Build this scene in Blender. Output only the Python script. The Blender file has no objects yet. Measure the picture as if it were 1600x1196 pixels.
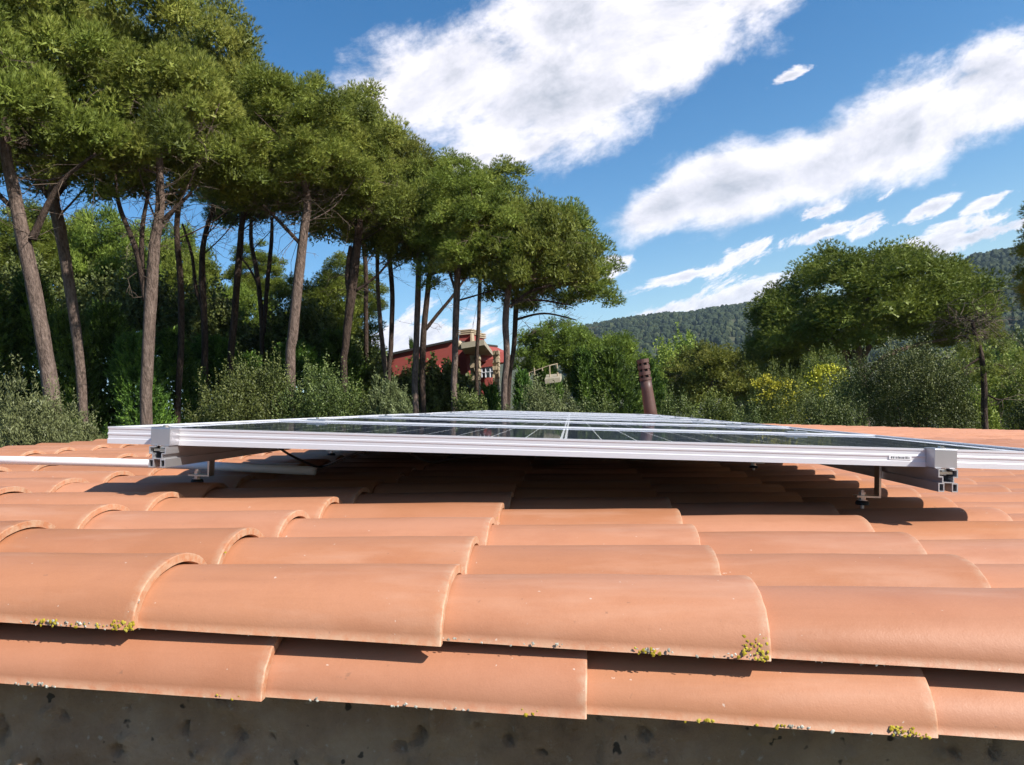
import bpy, math, random
import numpy as np
from mathutils import Matrix, Vector, noise as mnoise

rnd = random.Random(7)
NP = np.random.RandomState(11)
scene = bpy.context.scene
COL = scene.collection
R = math.radians

# ------------------------------------------------------------------ camera
F = 1208.0                       # focal length in photo pixels (photo is 1600 wide)
CAM = np.array([0.0, 0.0, 5.5])
SL = R(9.5)                      # roof slope
vc = np.array([93, -38, 1208.]); vc /= np.linalg.norm(vc)
uc = np.array([1, -0.0216, -0.0779]); uc -= (uc @ vc) * vc; uc /= np.linalg.norm(uc)
nc = np.array([uc[1]*vc[2]-uc[2]*vc[1], uc[2]*vc[0]-uc[0]*vc[2], uc[0]*vc[1]-uc[1]*vc[0]])
if nc[1] < 0: nc = -nc
EX = math.cos(SL)*uc + math.sin(SL)*nc
EY = vc
EZ = math.cos(SL)*nc - math.sin(SL)*uc
CW = np.array([EX, EY, EZ])      # world = CW @ cam(X right, Y up, Z forward)
U = np.array([math.cos(SL), 0, -math.sin(SL)])
V = np.array([0, 1., 0])
N = np.array([math.sin(SL), 0, math.cos(SL)])

def P(x, y, z):                  # the place seen at photo point (x, y) at depth z metres
    return CAM + CW @ np.array([(x-800)/F*z, -(y-598)/F*z, z])
def RW(a, b, h):                 # roof frame: a down-slope, b along the ridge, h below eye
    return CAM + a*U + b*V - h*N
def roof_hit(x, y, h):
    d = CW @ np.array([(x-800)/F, -(y-598)/F, 1.0])
    t = -h/(d @ N); p = d*t
    return p @ U, p @ V

cam_data = bpy.data.cameras.new('camera')
cam = bpy.data.objects.new('camera', cam_data); COL.objects.link(cam)
cam_data.sensor_width = 36; cam_data.lens = F/1600*36
cam_data.clip_start = 0.02; cam_data.clip_end = 8000
m = Matrix.Identity(4)
for i in range(3):
    m[i][0], m[i][1], m[i][2] = CW[i][0], CW[i][1], -CW[i][2]
    m[i][3] = CAM[i]
cam.matrix_world = m
scene.camera = cam

# ------------------------------------------------------------------ sun, sky, exposure
S = 0.95*U + 1.0*N - 0.52*V; S /= np.linalg.norm(S)
SUN_EL = math.asin(S[2]); SUN_AZ = math.atan2(S[0], S[1])
sd = bpy.data.lights.new('sun', 'SUN'); sd.energy = 5.0; sd.angle = R(0.53); sd.color = (1.0, 0.95, 0.87)
sun = bpy.data.objects.new('sun', sd); COL.objects.link(sun)
sun.rotation_euler = Vector(S).to_track_quat('Z', 'Y').to_euler()
sun.location = (10, -5, 30)
scene.view_settings.view_transform = 'Standard'
scene.view_settings.look = 'None'
scene.view_settings.exposure = 0.72
scene.view_settings.gamma = 1.0
scene.view_settings.use_curve_mapping = False

world = bpy.data.worlds.new('World'); scene.world = world; world.use_nodes = True
wt = world.node_tree; wt.nodes.clear()
def wn(t, **k):
    n = wt.nodes.new(t)
    for a, b in k.items(): setattr(n, a, b)
    return n
WL = wt.links.new
sky = wn('ShaderNodeTexSky', sky_type='NISHITA', sun_disc=False)
sky.sun_elevation = SUN_EL; sky.sun_rotation = SUN_AZ
sky.altitude = 200; sky.air_density = 1.0; sky.dust_density = 0.5; sky.ozone_density = 1.6
hs = wn('ShaderNodeHueSaturation'); hs.inputs['Saturation'].default_value = 1.38
bg = wn('ShaderNodeBackground'); bg.inputs['Strength'].default_value = 0.098
WL(sky.outputs[0], hs.inputs['Color']); WL(hs.outputs[0], bg.inputs['Color'])
tc = wn('ShaderNodeTexCoord')
def wdot(vec):
    n = wn('ShaderNodeVectorMath', operation='DOT_PRODUCT')
    WL(tc.outputs['Generated'], n.inputs[0]); n.inputs[1].default_value = tuple(vec)
    return n.outputs['Value']
# sky directions laid on a plane far to the north of the ridge line (cloud deck coordinates)
dX, dY, dZ = wdot(CW[:, 0]), wdot(CW[:, 1]), wdot(CW[:, 2])
def wmath(op, a, b=None, c=None, clamp=False):
    n = wn('ShaderNodeMath', operation=op); n.use_clamp = clamp
    for i, x in enumerate((a, b, c)):
        if x is None: continue
        if isinstance(x, (int, float)): n.inputs[i].default_value = x
        else: WL(x, n.inputs[i])
    return n.outputs[0]
zz = wmath('MAXIMUM', dZ, 0.12)
px = wmath('DIVIDE', dX, zz); py = wmath('DIVIDE', dY, zz)
cmb = wn('ShaderNodeCombineXYZ'); WL(px, cmb.inputs[0]); WL(py, cmb.inputs[1])
# (x, y, half length, half height, tilt) of cloud bodies
CL = [(695, 122, 175, 84, 14), (850, 135, 190, 118, 22), (1030, 45, 240, 108, 30), (1190, -30, 150, 60, 28), (900, 20, 150, 90, 25), (830, 232, 55, 24, 20),
      (1030, 330, 100, 42, 22), (1130, 300, 120, 66, 14), (1290, 255, 150, 68, 24), (1420, 200, 150, 78, 24), (1570, 130, 150, 74, 16),
      (1700, 90, 150, 80, 14),
      (1295, 326, 62, 16, 12), (1155, 398, 85, 17, 24), (1290, 362, 80, 14, 18), (1350, 358, 34, 11, 22), (1100, 425, 110, 9, 16),
      (1160, 462, 110, 25, 16), (1030, 488, 80, 17, 10), (1525, 368, 120, 20, 12), (1462, 322, 38, 13, 24), (1232, 120, 34, 8, 24),
      (1540, 315, 34, 8, 20), (955, 415, 26, 14, 10), (660, 530, 130, 46, 4), (590, 590, 60, 40, 0), (740, 250, 60, 20, 20)]
def bodies(lst, grow):
    mx = None
    for (x, y, a, b, rot) in lst:
        mp = wn('ShaderNodeMapping', vector_type='TEXTURE')
        mp.inputs['Location'].default_value = ((x-800)/F, -(y-598)/F, 0)
        mp.inputs['Rotation'].default_value = (0, 0, R(rot))
        mp.inputs['Scale'].default_value = (a*grow/F, b*grow/F, 1)
        WL(cmb.outputs[0], mp.inputs['Vector'])
        ln = wn('ShaderNodeVectorMath', operation='LENGTH'); WL(mp.outputs[0], ln.inputs[0])
        o = wmath('SUBTRACT', 1.0, ln.outputs['Value'])
        mx = o if mx is None else wmath('SMOOTH_MAX', mx, o, 0.3)
    return mx
mxB = bodies(CL[:12], 1.22); mxS = bodies(CL[12:], 1.4)
def wnoise(scale, detail, rough, vec, off=(0, 0, 0), sc=(1, 1, 1), rot=R(22), dist=0.0):
    mp = wn('ShaderNodeMapping', vector_type='TEXTURE'); mp.inputs['Rotation'].default_value = (0, 0, rot)
    mp.inputs['Scale'].default_value = tuple(1/q for q in sc); mp.inputs['Location'].default_value = off
    WL(vec, mp.inputs['Vector'])
    n = wn('ShaderNodeTexNoise'); n.inputs['Scale'].default_value = scale; n.inputs['Detail'].default_value = detail
    n.inputs['Roughness'].default_value = rough; n.inputs['Distortion'].default_value = dist
    WL(mp.outputs[0], n.inputs['Vector']); return n.outputs['Fac']
n1 = wnoise(8.0, 10, 0.66, cmb.outputs[0], sc=(0.72, 1.2, 1), dist=0.2)
n2 = wnoise(8.0, 10, 0.66, cmb.outputs[0], off=(-0.02, -0.03, 0), sc=(0.72, 1.2, 1), dist=0.25)
nf = wnoise(20.0, 8, 0.68, cmb.outputs[0], sc=(0.5, 1.5, 1), dist=0.5)
front = wmath('MAXIMUM', wmath('ADD', mxB, wmath('MULTIPLY', wmath('SUBTRACT', n1, 0.5), 1.8)), wmath('SUBTRACT', wmath('ADD', mxS, wmath('MULTIPLY', wmath('SUBTRACT', wmath('MULTIPLY', wmath('ADD', n1, nf), 0.5), 0.5), 7.0)), 0.22))
# the rest of the sky: loose broken clouds of the same kind
n3 = wnoise(3.0, 8, 0.6, tc.outputs['Generated'], sc=(1, 1, 2.4))
rest = wmath('MULTIPLY', wmath('SUBTRACT', n3, 0.62), 4.0)
isf = wn('ShaderNodeMapRange', interpolation_type='SMOOTHSTEP'); WL(dZ, isf.inputs['Value'])
isf.inputs['From Min'].default_value = 0.45; isf.inputs['From Max'].default_value = 0.68
mixd = wn('ShaderNodeMix', data_type='FLOAT'); WL(isf.outputs[0], mixd.inputs[0]); WL(rest, mixd.inputs[2]); WL(front, mixd.inputs[3])
dens = wn('ShaderNodeMapRange', interpolation_type='SMOOTHSTEP'); WL(mixd.outputs[0], dens.inputs['Value'])
dens.inputs['From Min'].default_value = 0.0; dens.inputs['From Max'].default_value = 0.5
# lit towards the sun (up and right), greyer in the thick body
lit = wmath('MULTIPLY', wmath('SUBTRACT', n1, n2), 3.0)
core = wn('ShaderNodeMapRange', interpolation_type='SMOOTHSTEP'); WL(mixd.outputs[0], core.inputs['Value'])
core.inputs['From Min'].default_value = 0.3; core.inputs['From Max'].default_value = 1.1
shade = wmath('ADD', wmath('SUBTRACT', 0.92, wmath('MULTIPLY', core.outputs[0], 0.52)), lit, clamp=True)
cr = wn('ShaderNodeMix', data_type='RGBA'); WL(shade, cr.inputs[0])
cr.inputs[6].default_value = (0.40, 0.43, 0.50, 1); cr.inputs[7].default_value = (0.90, 0.87, 0.93, 1)
cb = wn('ShaderNodeBackground'); WL(cr.outputs[2], cb.inputs['Color']); cb.inputs['Strength'].default_value = 0.80
sepz = wn('ShaderNodeSeparateXYZ'); WL(tc.outputs['Generated'], sepz.inputs[0])
abv = wn('ShaderNodeMapRange'); WL(sepz.outputs[2], abv.inputs['Value']); abv.inputs['From Min'].default_value = -0.02; abv.inputs['From Max'].default_value = 0.03
fac = wmath('MULTIPLY', wmath('MULTIPLY', dens.outputs[0], 0.96), abv.outputs[0])
ms = wn('ShaderNodeMixShader'); WL(fac, ms.inputs[0]); WL(bg.outputs[0], ms.inputs[1]); WL(cb.outputs[0], ms.inputs[2])
wo = wn('ShaderNodeOutputWorld'); WL(ms.outputs[0], wo.inputs['Surface'])

# ------------------------------------------------------------------ materials
class Mat:
    def __init__(s, name):
        s.m = bpy.data.materials.new(name); s.m.use_nodes = True
        s.t = s.m.node_tree; s.t.nodes.clear()
        s.out = s.n('ShaderNodeOutputMaterial')
        s.b = s.n('ShaderNodeBsdfPrincipled'); s.l(s.b.outputs[0], s.out.inputs['Surface'])
    def n(s, t, **k):
        n = s.t.nodes.new(t)
        for a, b in k.items(): setattr(n, a, b)
        return n
    def l(s, a, b): s.t.links.new(a, b)
    def noise(s, scale, detail=4, rough=0.55, coord='Object', sc=(1, 1, 1), off=None, dist=0):
        tcn = s.n('ShaderNodeTexCoord'); mp = s.n('ShaderNodeMapping'); mp.inputs['Scale'].default_value = sc
        s.l(tcn.outputs[coord], mp.inputs['Vector'])
        if off is not None: s.l(off, mp.inputs['Location'])
        n = s.n('ShaderNodeTexNoise'); n.inputs['Scale'].default_value = scale; n.inputs['Detail'].default_value = detail
        n.inputs['Roughness'].default_value = rough; n.inputs['Distortion'].default_value = dist
        s.l(mp.outputs[0], n.inputs['Vector']); return n.outputs['Fac']
    def ramp(s, f, stops):
        r = s.n('ShaderNodeValToRGB'); s.l(f, r.inputs[0])
        e = r.color_ramp.elements
        while len(e) < len(stops): e.new(0.5)
        for i, (p, c) in enumerate(stops):
            e[i].position = p; e[i].color = (*c, 1) if len(c) == 3 else c
        return r.outputs[0]
    def mix(s, f, a, b, bt='MIX'):
        n = s.n('ShaderNodeMix', data_type='RGBA', blend_type=bt)
        for i, x in ((0, f), (6, a), (7, b)):
            if isinstance(x, (int, float)): n.inputs[i].default_value = x
            elif isinstance(x, tuple): n.inputs[i].default_value = (*x, 1)
            else: s.l(x, n.inputs[i])
        return n.outputs[2]
    def math(s, op, a, b=0.0, clamp=False):
        n = s.n('ShaderNodeMath', operation=op); n.use_clamp = clamp
        for i, x in enumerate((a, b)):
            if isinstance(x, (int, float)): n.inputs[i].default_value = x
            else: s.l(x, n.inputs[i])
        return n.outputs[0]
    def col(s, c):
        if isinstance(c, tuple): s.b.inputs['Base Color'].default_value = (*c, 1)
        else: s.l(c, s.b.inputs['Base Color'])
    def bump(s, h, strength, dist):
        b = s.n('ShaderNodeBump'); b.inputs['Strength'].default_value = strength; b.inputs['Distance'].default_value = dist
        s.l(h, b.inputs['Height']); s.l(b.outputs[0], s.b.inputs['Normal'])
    def set(s, **k):
        for a, v in k.items(): s.b.inputs[a.replace('_', ' ')].default_value = v

def terracotta():
    M = Mat('terracotta')
    oi = M.n('ShaderNodeObjectInfo'); at = M.n('ShaderNodeAttribute', attribute_name='tint')
    rr = M.math('FRACT', M.math('ADD', oi.outputs['Random'], at.outputs['Fac']))
    base = M.ramp(rr, [(0.0, (0.34, 0.138, 0.062)), (0.3, (0.42, 0.178, 0.084)), (0.6, (0.455, 0.212, 0.124)), (0.8, (0.365, 0.150, 0.076)), (1.0, (0.465, 0.208, 0.110))])
    cx = M.n('ShaderNodeCombineXYZ'); v1 = M.math('MULTIPLY', oi.outputs['Random'], 37.0); M.l(v1, cx.inputs[0]); M.l(v1, cx.inputs[1])
    big = M.noise(5.0, 5, 0.6, off=cx.outputs[0])
    c = M.mix(M.math('MULTIPLY', M.math('SUBTRACT', big, 0.3, True), 1.2, True), base, (0.455, 0.212, 0.125))
    pat = M.noise(14.0, 6, 0.6, off=cx.outputs[0], sc=(0.6, 1, 1))
    c = M.mix(M.ramp(pat, [(0.5, (0, 0, 0)), (0.75, (0.5, 0.5, 0.5))]), c, (0.35, 0.138, 0.068))
    fine = M.noise(420.0, 3, 0.7)
    c = M.mix(0.10, c, M.ramp(fine, [(0.3, (0.32, 0.14, 0.08)), (0.7, (0.54, 0.26, 0.16))]))
    st = M.noise(9.0, 5, 0.65, off=cx.outputs[0], sc=(0.25, 3.0, 1.5))
    c = M.mix(M.ramp(st, [(0.50, (0, 0, 0)), (0.72, (0.32, 0.32, 0.32))]), c, (0.30, 0.13, 0.07))
    st2 = M.noise(7.0, 5, 0.6, off=cx.outputs[0], sc=(0.4, 2.2, 1.2))
    c = M.mix(M.ramp(st2, [(0.55, (0, 0, 0)), (0.75, (0.30, 0.30, 0.30))]), c, (0.56, 0.34, 0.24))
    # pale lime specks and dark mildew specks
    sp = M.noise(95.0, 2, 0.5, off=cx.outputs[0])
    c = M.mix(M.ramp(sp, [(0.75, (0, 0, 0)), (0.78, (0.5, 0.5, 0.5))]), c, (0.66, 0.58, 0.50))
    sp2 = M.noise(70.0, 3, 0.6, off=cx.outputs[0], sc=(1, 1, 0.7))
    c = M.mix(M.ramp(sp2, [(0.70, (0, 0, 0)), (0.76, (0.5, 0.5, 0.5))]), c, (0.20, 0.11, 0.07))
    # weathered crust on the ends and lower edges (painted by the 'edge' value of the tile)
    ed = M.n('ShaderNodeAttribute', attribute_name='edge').outputs['Fac']
    cr = M.noise(55.0, 5, 0.7, off=cx.outputs[0])
    ef = M.math('MULTIPLY', ed, M.ramp(cr, [(0.40, (0, 0, 0)), (0.58, (1, 1, 1))]))
    c = M.mix(M.math('MULTIPLY', ef, 0.5), c, M.mix(M.noise(30.0, 3, 0.6), (0.62, 0.50, 0.36), (0.30, 0.24, 0.16)))
    M.col(c)
    M.l(M.ramp(big, [(0.3, (0.42,)*3), (0.7, (0.58,)*3)]), M.b.inputs['Roughness'])
    M.set(Specular_IOR_Level=0.32)
    M.bump(M.math('ADD', M.math('MULTIPLY', fine, 0.5), M.math('MULTIPLY', M.noise(60.0, 4, 0.6), 1.0)), 0.35, 0.0012)
    return M.m
def mortar():
    M = Mat('mortar')
    a = M.noise(6, 7, 0.65); b = M.noise(60, 4, 0.6); d = M.noise(2.5, 4, 0.5, sc=(1, 1, 2.5))
    c = M.ramp(a, [(0.3, (0.22, 0.125, 0.07)), (0.5, (0.38, 0.235, 0.148)), (0.75, (0.56, 0.40, 0.28))])
    c = M.mix(M.ramp(d, [(0.45, (0, 0, 0)), (0.7, (0.7, 0.7, 0.7))]), c, (0.42, 0.28, 0.16))
    c = M.mix(M.ramp(b, [(0.62, (0, 0, 0)), (0.70, (0.6, 0.6, 0.6))]), c, (0.55, 0.46, 0.38))
    c = M.mix(M.ramp(M.noise(38, 2, 0.5), [(0.70, (0, 0, 0)), (0.74, (0.85,)*3)]), c, (0.02, 0.018, 0.015))  # near-black spots paint the shade of small pits into the colour
    M.col(c); M.set(Roughness=0.95)
    M.bump(M.math('ADD', M.noise(130, 6, 0.75), M.math('MULTIPLY', a, 2.0)), 1.0, 0.008)
    return M.m
def metal(name, col, rough, brush=True, metallic=1.0):
    M = Mat(name)
    n = M.noise(20, 4, 0.6, sc=(1, 40, 40) if brush else (1, 1, 1))
    M.col(M.mix(n, tuple(x*0.88 for x in col), tuple(min(1, x*1.08) for x in col)))
    M.set(Metallic=metallic, Roughness=rough)
    M.bump(n, 0.08, 0.0006)
    return M.m
def plain(name, col, rough=0.6, var=0.2, scale=8, spec=0.3, bump=0.0):
    M = Mat(name)
    n = M.noise(scale, 5, 0.6)
    M.col(M.mix(n, tuple(x*(1-var) for x in col), tuple(x*(1+var) for x in col)))
    M.set(Roughness=rough, Specular_IOR_Level=spec)
    if bump: M.bump(M.noise(scale*4, 4, 0.6), 0.6, bump)
    return M.m
def leafmat(name, a, b, c, trans=0.25, rough=0.55):
    """a dark, b mid, c light tone; each tuft takes its own from the 'tint' value"""
    M = Mat(name)
    at = M.n('ShaderNodeAttribute', attribute_name='tint'); oi = M.n('ShaderNodeObjectInfo')
    colr = M.ramp(at.outputs['Fac'], [(0.0, a), (0.5, b), (1.0, c)])
    hsv = M.n('ShaderNodeHueSaturation'); M.l(colr, hsv.inputs['Color'])
    M.l(M.math('ADD', M.math('MULTIPLY', oi.outputs['Random'], 0.03), 0.485), hsv.inputs['Hue'])
    M.l(M.math('ADD', M.math('MULTIPLY', oi.outputs['Random'], 0.3), 0.85), hsv.inputs['Value'])
    M.l(hsv.outputs[0], M.b.inputs['Base Color']); M.set(Roughness=rough, Specular_IOR_Level=0.25)
    tr = M.n('ShaderNodeBsdfTranslucent'); M.l(hsv.outputs[0], tr.inputs['Color'])
    mxs = M.n('ShaderNodeMixShader'); mxs.inputs[0].default_value = trans
    M.l(M.b.outputs[0], mxs.inputs[1]); M.l(tr.outputs[0], mxs.inputs[2]); M.l(mxs.outputs[0], M.out.inputs['Surface'])
    return M.m
def bark(name, lo, mid, hi):
    M = Mat(name)
    a = M.noise(3.0, 6, 0.65, sc=(3.2, 3.2, 0.8), dist=0.6); b = M.noise(14, 5, 0.7, sc=(2, 2, 0.6))
    c = M.ramp(a, [(0.3, lo), (0.5, mid), (0.72, hi)])
    c = M.mix(0.5, c, M.ramp(b, [(0.35, tuple(x*0.5 for x in lo)), (0.65, hi)]))
    M.col(c); M.set(Roughness=0.9, Specular_IOR_Level=0.15)
    M.bump(M.math('ADD', a, b), 1.0, 0.05)
    return M.m
def glass_mat():
    M = Mat('solar_glass')
    gl = M.n('ShaderNodeBsdfGlossy'); gl.inputs['Color'].default_value = (0.92, 0.95, 1, 1); gl.inputs['Roughness'].default_value = 0.028
    tr = M.n('ShaderNodeBsdfTransparent'); fr = M.n('ShaderNodeFresnel'); fr.inputs['IOR'].default_value = 1.33
    nz = M.noise(9, 4, 0.6, sc=(1, 0.15, 1))
    bp = M.n('ShaderNodeBump'); bp.inputs['Strength'].default_value = 0.05; bp.inputs['Distance'].default_value = 0.002
    M.l(nz, bp.inputs['Height']); M.l(bp.outputs[0], gl.inputs['Normal'])
    f = M.math('MULTIPLY', fr.outputs[0], 0.62)
    mxs = M.n('ShaderNodeMixShader'); M.l(f, mxs.inputs[0]); M.l(tr.outputs[0], mxs.inputs[1]); M.l(gl.outputs[0], mxs.inputs[2])
    M.l(mxs.outputs[0], M.out.inputs['Surface'])
    return M.m

TERRA = terracotta(); MORTAR = mortar()
ALU = metal('anodised_aluminium', (0.73, 0.72, 0.75), 0.42, metallic=0.35)
ALU2 = metal('cast_aluminium', (0.55, 0.54, 0.56), 0.38, brush=False, metallic=0.9)
RAILM = metal('rail_aluminium', (0.62, 0.62, 0.64), 0.35, metallic=0.8)
STEEL = metal('stainless_steel', (0.55, 0.50, 0.45), 0.3, brush=False)
RUBBER = plain('black_rubber', (0.012, 0.012, 0.012), 0.6)
CELL = plain('silicon_cell', (0.010, 0.012, 0.022), 0.35, 0.25, 30, 0.5)
SHEETB = plain('bounce_damper_black', (0.02, 0.02, 0.022), 0.6)  # black for the added layer that dims bounce light below the panels
SHEET = plain('white_backsheet', (0.78, 0.79, 0.80), 0.5, 0.03)
GLASS = glass_mat()
PVC = plain('white_plastic_pipe', (0.82, 0.82, 0.82), 0.35, 0.03)
RUST = plain('rusty_chimney_metal', (0.085, 0.045, 0.036), 0.5, 0.5, 5, 0.4)
REDW = plain('red_render', (0.26, 0.056, 0.046), 0.85, 0.2, 0.6)
CONC = plain('weathered_concrete', (0.30, 0.265, 0.20), 0.9, 0.35, 1.2, bump=0.01)
CREAM = plain('cream_render', (0.36, 0.29, 0.20), 0.85, 0.15, 2)
STONE = plain('rubble_stone', (0.34, 0.27, 0.18), 0.95, 0.5, 3, bump=0.02)
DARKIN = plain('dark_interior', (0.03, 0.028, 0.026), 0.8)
CURT = plain('window_frame_paint', (0.55, 0.56, 0.60), 0.5)
WINGL = metal('window_glass', (0.25, 0.30, 0.38), 0.08, False, 0.7)
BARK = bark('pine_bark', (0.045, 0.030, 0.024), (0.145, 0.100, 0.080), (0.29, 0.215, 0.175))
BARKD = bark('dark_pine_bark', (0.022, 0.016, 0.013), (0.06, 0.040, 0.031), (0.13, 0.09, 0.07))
TWIG = plain('dry_twig', (0.11, 0.08, 0.06), 0.9, 0.3)
PINE = leafmat('pine_needles', (0.070, 0.092, 0.014), (0.18, 0.215, 0.032), (0.33, 0.345, 0.070), 0.25)
PINE2 = leafmat('fresh_pine_needles', (0.07, 0.105, 0.013), (0.16, 0.21, 0.028), (0.28, 0.33, 0.06), 0.25)
CYP = leafmat('cypress_leaves', (0.025, 0.050, 0.010), (0.055, 0.105, 0.018), (0.17, 0.27, 0.035), 0.2)
OAK = leafmat('holm_oak_leaves', (0.030, 0.044, 0.010), (0.075, 0.098, 0.022), (0.17, 0.195, 0.058), 0.12, 0.5)
OLIVE = leafmat('olive_leaves', (0.055, 0.068, 0.022), (0.125, 0.145, 0.055), (0.21, 0.235, 0.10), 0.12, 0.5)
MIM = leafmat('mimosa_leaves', (0.05, 0.075, 0.018), (0.10, 0.13, 0.030), (0.20, 0.22, 0.04), 0.3)
YEL = leafmat('yellow_blossom', (0.28, 0.27, 0.03), (0.42, 0.38, 0.035), (0.55, 0.50, 0.06), 0.2)
LICH = leafmat('yellow_lichen', (0.30, 0.23, 0.02), (0.45, 0.35, 0.025), (0.52, 0.45, 0.07), 0.0, 0.9)
LICH2 = leafmat('pale_lichen', (0.20, 0.18, 0.14), (0.42, 0.40, 0.33), (0.62, 0.60, 0.52), 0.0, 0.9)
GROUND = plain('scrub_ground', (0.075, 0.075, 0.032), 0.95, 0.5, 0.3)
FOREST = leafmat('hill_forest_leaves', (0.016, 0.026, 0.012), (0.028, 0.042, 0.017), (0.052, 0.064, 0.026), 0.0, 0.9)
PAPER = plain('white_sticker', (0.80, 0.80, 0.80), 0.5, 0.02)
INK = plain('printed_ink', (0.02, 0.02, 0.03), 0.6)
BLACKC = plain('black_cable_sheath', (0.01, 0.01, 0.01), 0.45)

# ------------------------------------------------------------------ object helpers
def empty(name, loc, label=None, cat=None, group=None, kind=None):
    o = bpy.data.objects.new(name, None); COL.objects.link(o); o.location = tuple(loc); o.empty_display_size = 0.1
    tag(o, label, cat, group, kind); return o
def tag(o, label=None, cat=None, group=None, kind=None):
    for k, v in (('label', label), ('category', cat), ('group', group), ('kind', kind)):
        if v: o[k] = v
    return o
def add(name, me, parent=None, mat=None, matrix=None, kind=None):
    """links a mesh; matrix is in world terms, parents are unrotated empties or parts of them"""
    o = bpy.data.objects.new(name, me); COL.objects.link(o)
    if mat is not None and len(me.materials) == 0: me.materials.append(mat)
    if matrix is None: matrix = Matrix.Identity(4)
    if parent is not None:
        o.parent = parent
        w = Matrix.Identity(4); q = parent; chain = []
        while q is not None: chain.append(q); q = q.parent
        for q in reversed(chain): w = w @ q.matrix_basis
        o.matrix_basis = w.inverted() @ matrix
    else: o.matrix_basis = matrix
    if kind: o['kind'] = kind
    return o
def mesh(name, verts, faces, mat=None, smooth=False, tint=None, edge=None):
    me = bpy.data.meshes.new(name)
    me.from_pydata([tuple(v) for v in verts], [], faces)
    if smooth: me.polygons.foreach_set('use_smooth', [True]*len(me.polygons))
    if mat: me.materials.append(mat)
    for nm, arr in (('tint', tint), ('edge', edge)):
        if arr is not None:
            a = me.attributes.new(nm, 'FLOAT', 'POINT'); a.data.foreach_set('value', np.asarray(arr, dtype=np.float32))
    me.update(); return me
def npmesh(name, V3, k, mat, tint=None):
    """V3: (n*k,3) verts, consecutive k-gons"""
    n = len(V3)//k
    me = bpy.data.meshes.new(name)
    me.vertices.add(n*k); me.vertices.foreach_set('co', np.ascontiguousarray(V3, dtype=np.float32).ravel())
    me.loops.add(n*k); me.loops.foreach_set('vertex_index', np.arange(n*k, dtype=np.int32))
    me.polygons.add(n); me.polygons.foreach_set('loop_start', np.arange(0, n*k, k, dtype=np.int32))
    if tint is not None:
        a = me.attributes.new('tint', 'FLOAT', 'POINT'); a.data.foreach_set('value', np.repeat(tint, k).astype(np.float32))
    me.materials.append(mat); me.update(calc_edges=True); return me
def offset(root):      # verts are given in world terms, store them about the root
    return np.array(root.location)
class MB:
    def __init__(s): s.v = []; s.f = []; s.t = []
    def put(s, vs, fs, t=0.0):
        b = len(s.v); s.v += [tuple(map(float, x)) for x in vs]; s.f += [tuple(b+i for i in f) for f in fs]; s.t += [t]*len(vs)
    def hexa(s, c, t=0.0):     # c: 8 corners, bottom 4 then top 4
        s.put(c, [(0, 3, 2, 1), (4, 5, 6, 7), (0, 1, 5, 4), (1, 2, 6, 5), (2, 3, 7, 6), (3, 0, 4, 7)], t)
    def rbox(s, a0, a1, b0, b1, h0, h1, t=0.0):   # box in the roof frame
        s.hexa([RW(a0, b0, h1), RW(a1, b0, h1), RW(a1, b1, h1), RW(a0, b1, h1), RW(a0, b0, h0), RW(a1, b0, h0), RW(a1, b1, h0), RW(a0, b1, h0)], t)
    def wbox(s, x0, x1, y0, y1, z0, z1, t=0.0):
        s.hexa([(x0, y0, z0), (x1, y0, z0), (x1, y1, z0), (x0, y1, z0), (x0, y0, z1), (x1, y0, z1), (x1, y1, z1), (x0, y1, z1)], t)
    def prism(s, poly, d, t=0.0):  # extrude a polygon by vector d
        n = len(poly); poly = [np.array(p, float) for p in poly]; d = np.array(d)
        s.put(poly + [p+d for p in poly], [tuple(range(n))[::-1], tuple(range(n, 2*n))] + [(i, (i+1) % n, n+(i+1) % n, n+i) for i in range(n)], t)
    def tube(s, pts, rad, k=8, t=0.0, cap=True, jit=0.0):
        pts = [np.array(p, float) for p in pts]; n = len(pts)
        if isinstance(rad, (int, float)): rad = [rad]*n
        vs = []; ref = None
        for i in range(n):
            d = pts[min(i+1, n-1)]-pts[max(i-1, 0)]; d /= (np.linalg.norm(d)+1e-9)
            if ref is None:
                ref = np.cross(d, (0.13, 0.99, 0.07) if abs(d[1]) < 0.9 else (1, 0, 0)); ref /= np.linalg.norm(ref)
            else:
                ref = ref-(ref@d)*d; ref /= np.linalg.norm(ref)
            w = np.cross(d, ref)
            for j in range(k):
                a = 2*math.pi*j/k; r = rad[i]*(1+(rnd.uniform(-jit, jit) if jit else 0))
                vs.append(pts[i]+(ref*math.cos(a)+w*math.sin(a))*r)
        fs = [(i*k+j, i*k+(j+1) % k, (i+1)*k+(j+1) % k, (i+1)*k+j) for i in range(n-1) for j in range(k)]
        if cap: fs += [tuple(range(k))[::-1], tuple((n-1)*k+j for j in range(k))]
        s.put(vs, fs, t)
    def build(s, name, mat, parent=None, smooth=False, kind=None, tint=False):
        off = np.zeros(3)
        if parent is not None:
            q = parent
            while q is not None: off = off+np.array(q.location); q = q.parent
        v = np.array(s.v)-off
        me = mesh(name, v, s.f, mat, smooth, s.t if tint else None)
        o = bpy.data.objects.new(name, me); COL.objects.link(o)
        if parent is not None: o.parent = parent
        if kind: o['kind'] = kind
        return o

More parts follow.
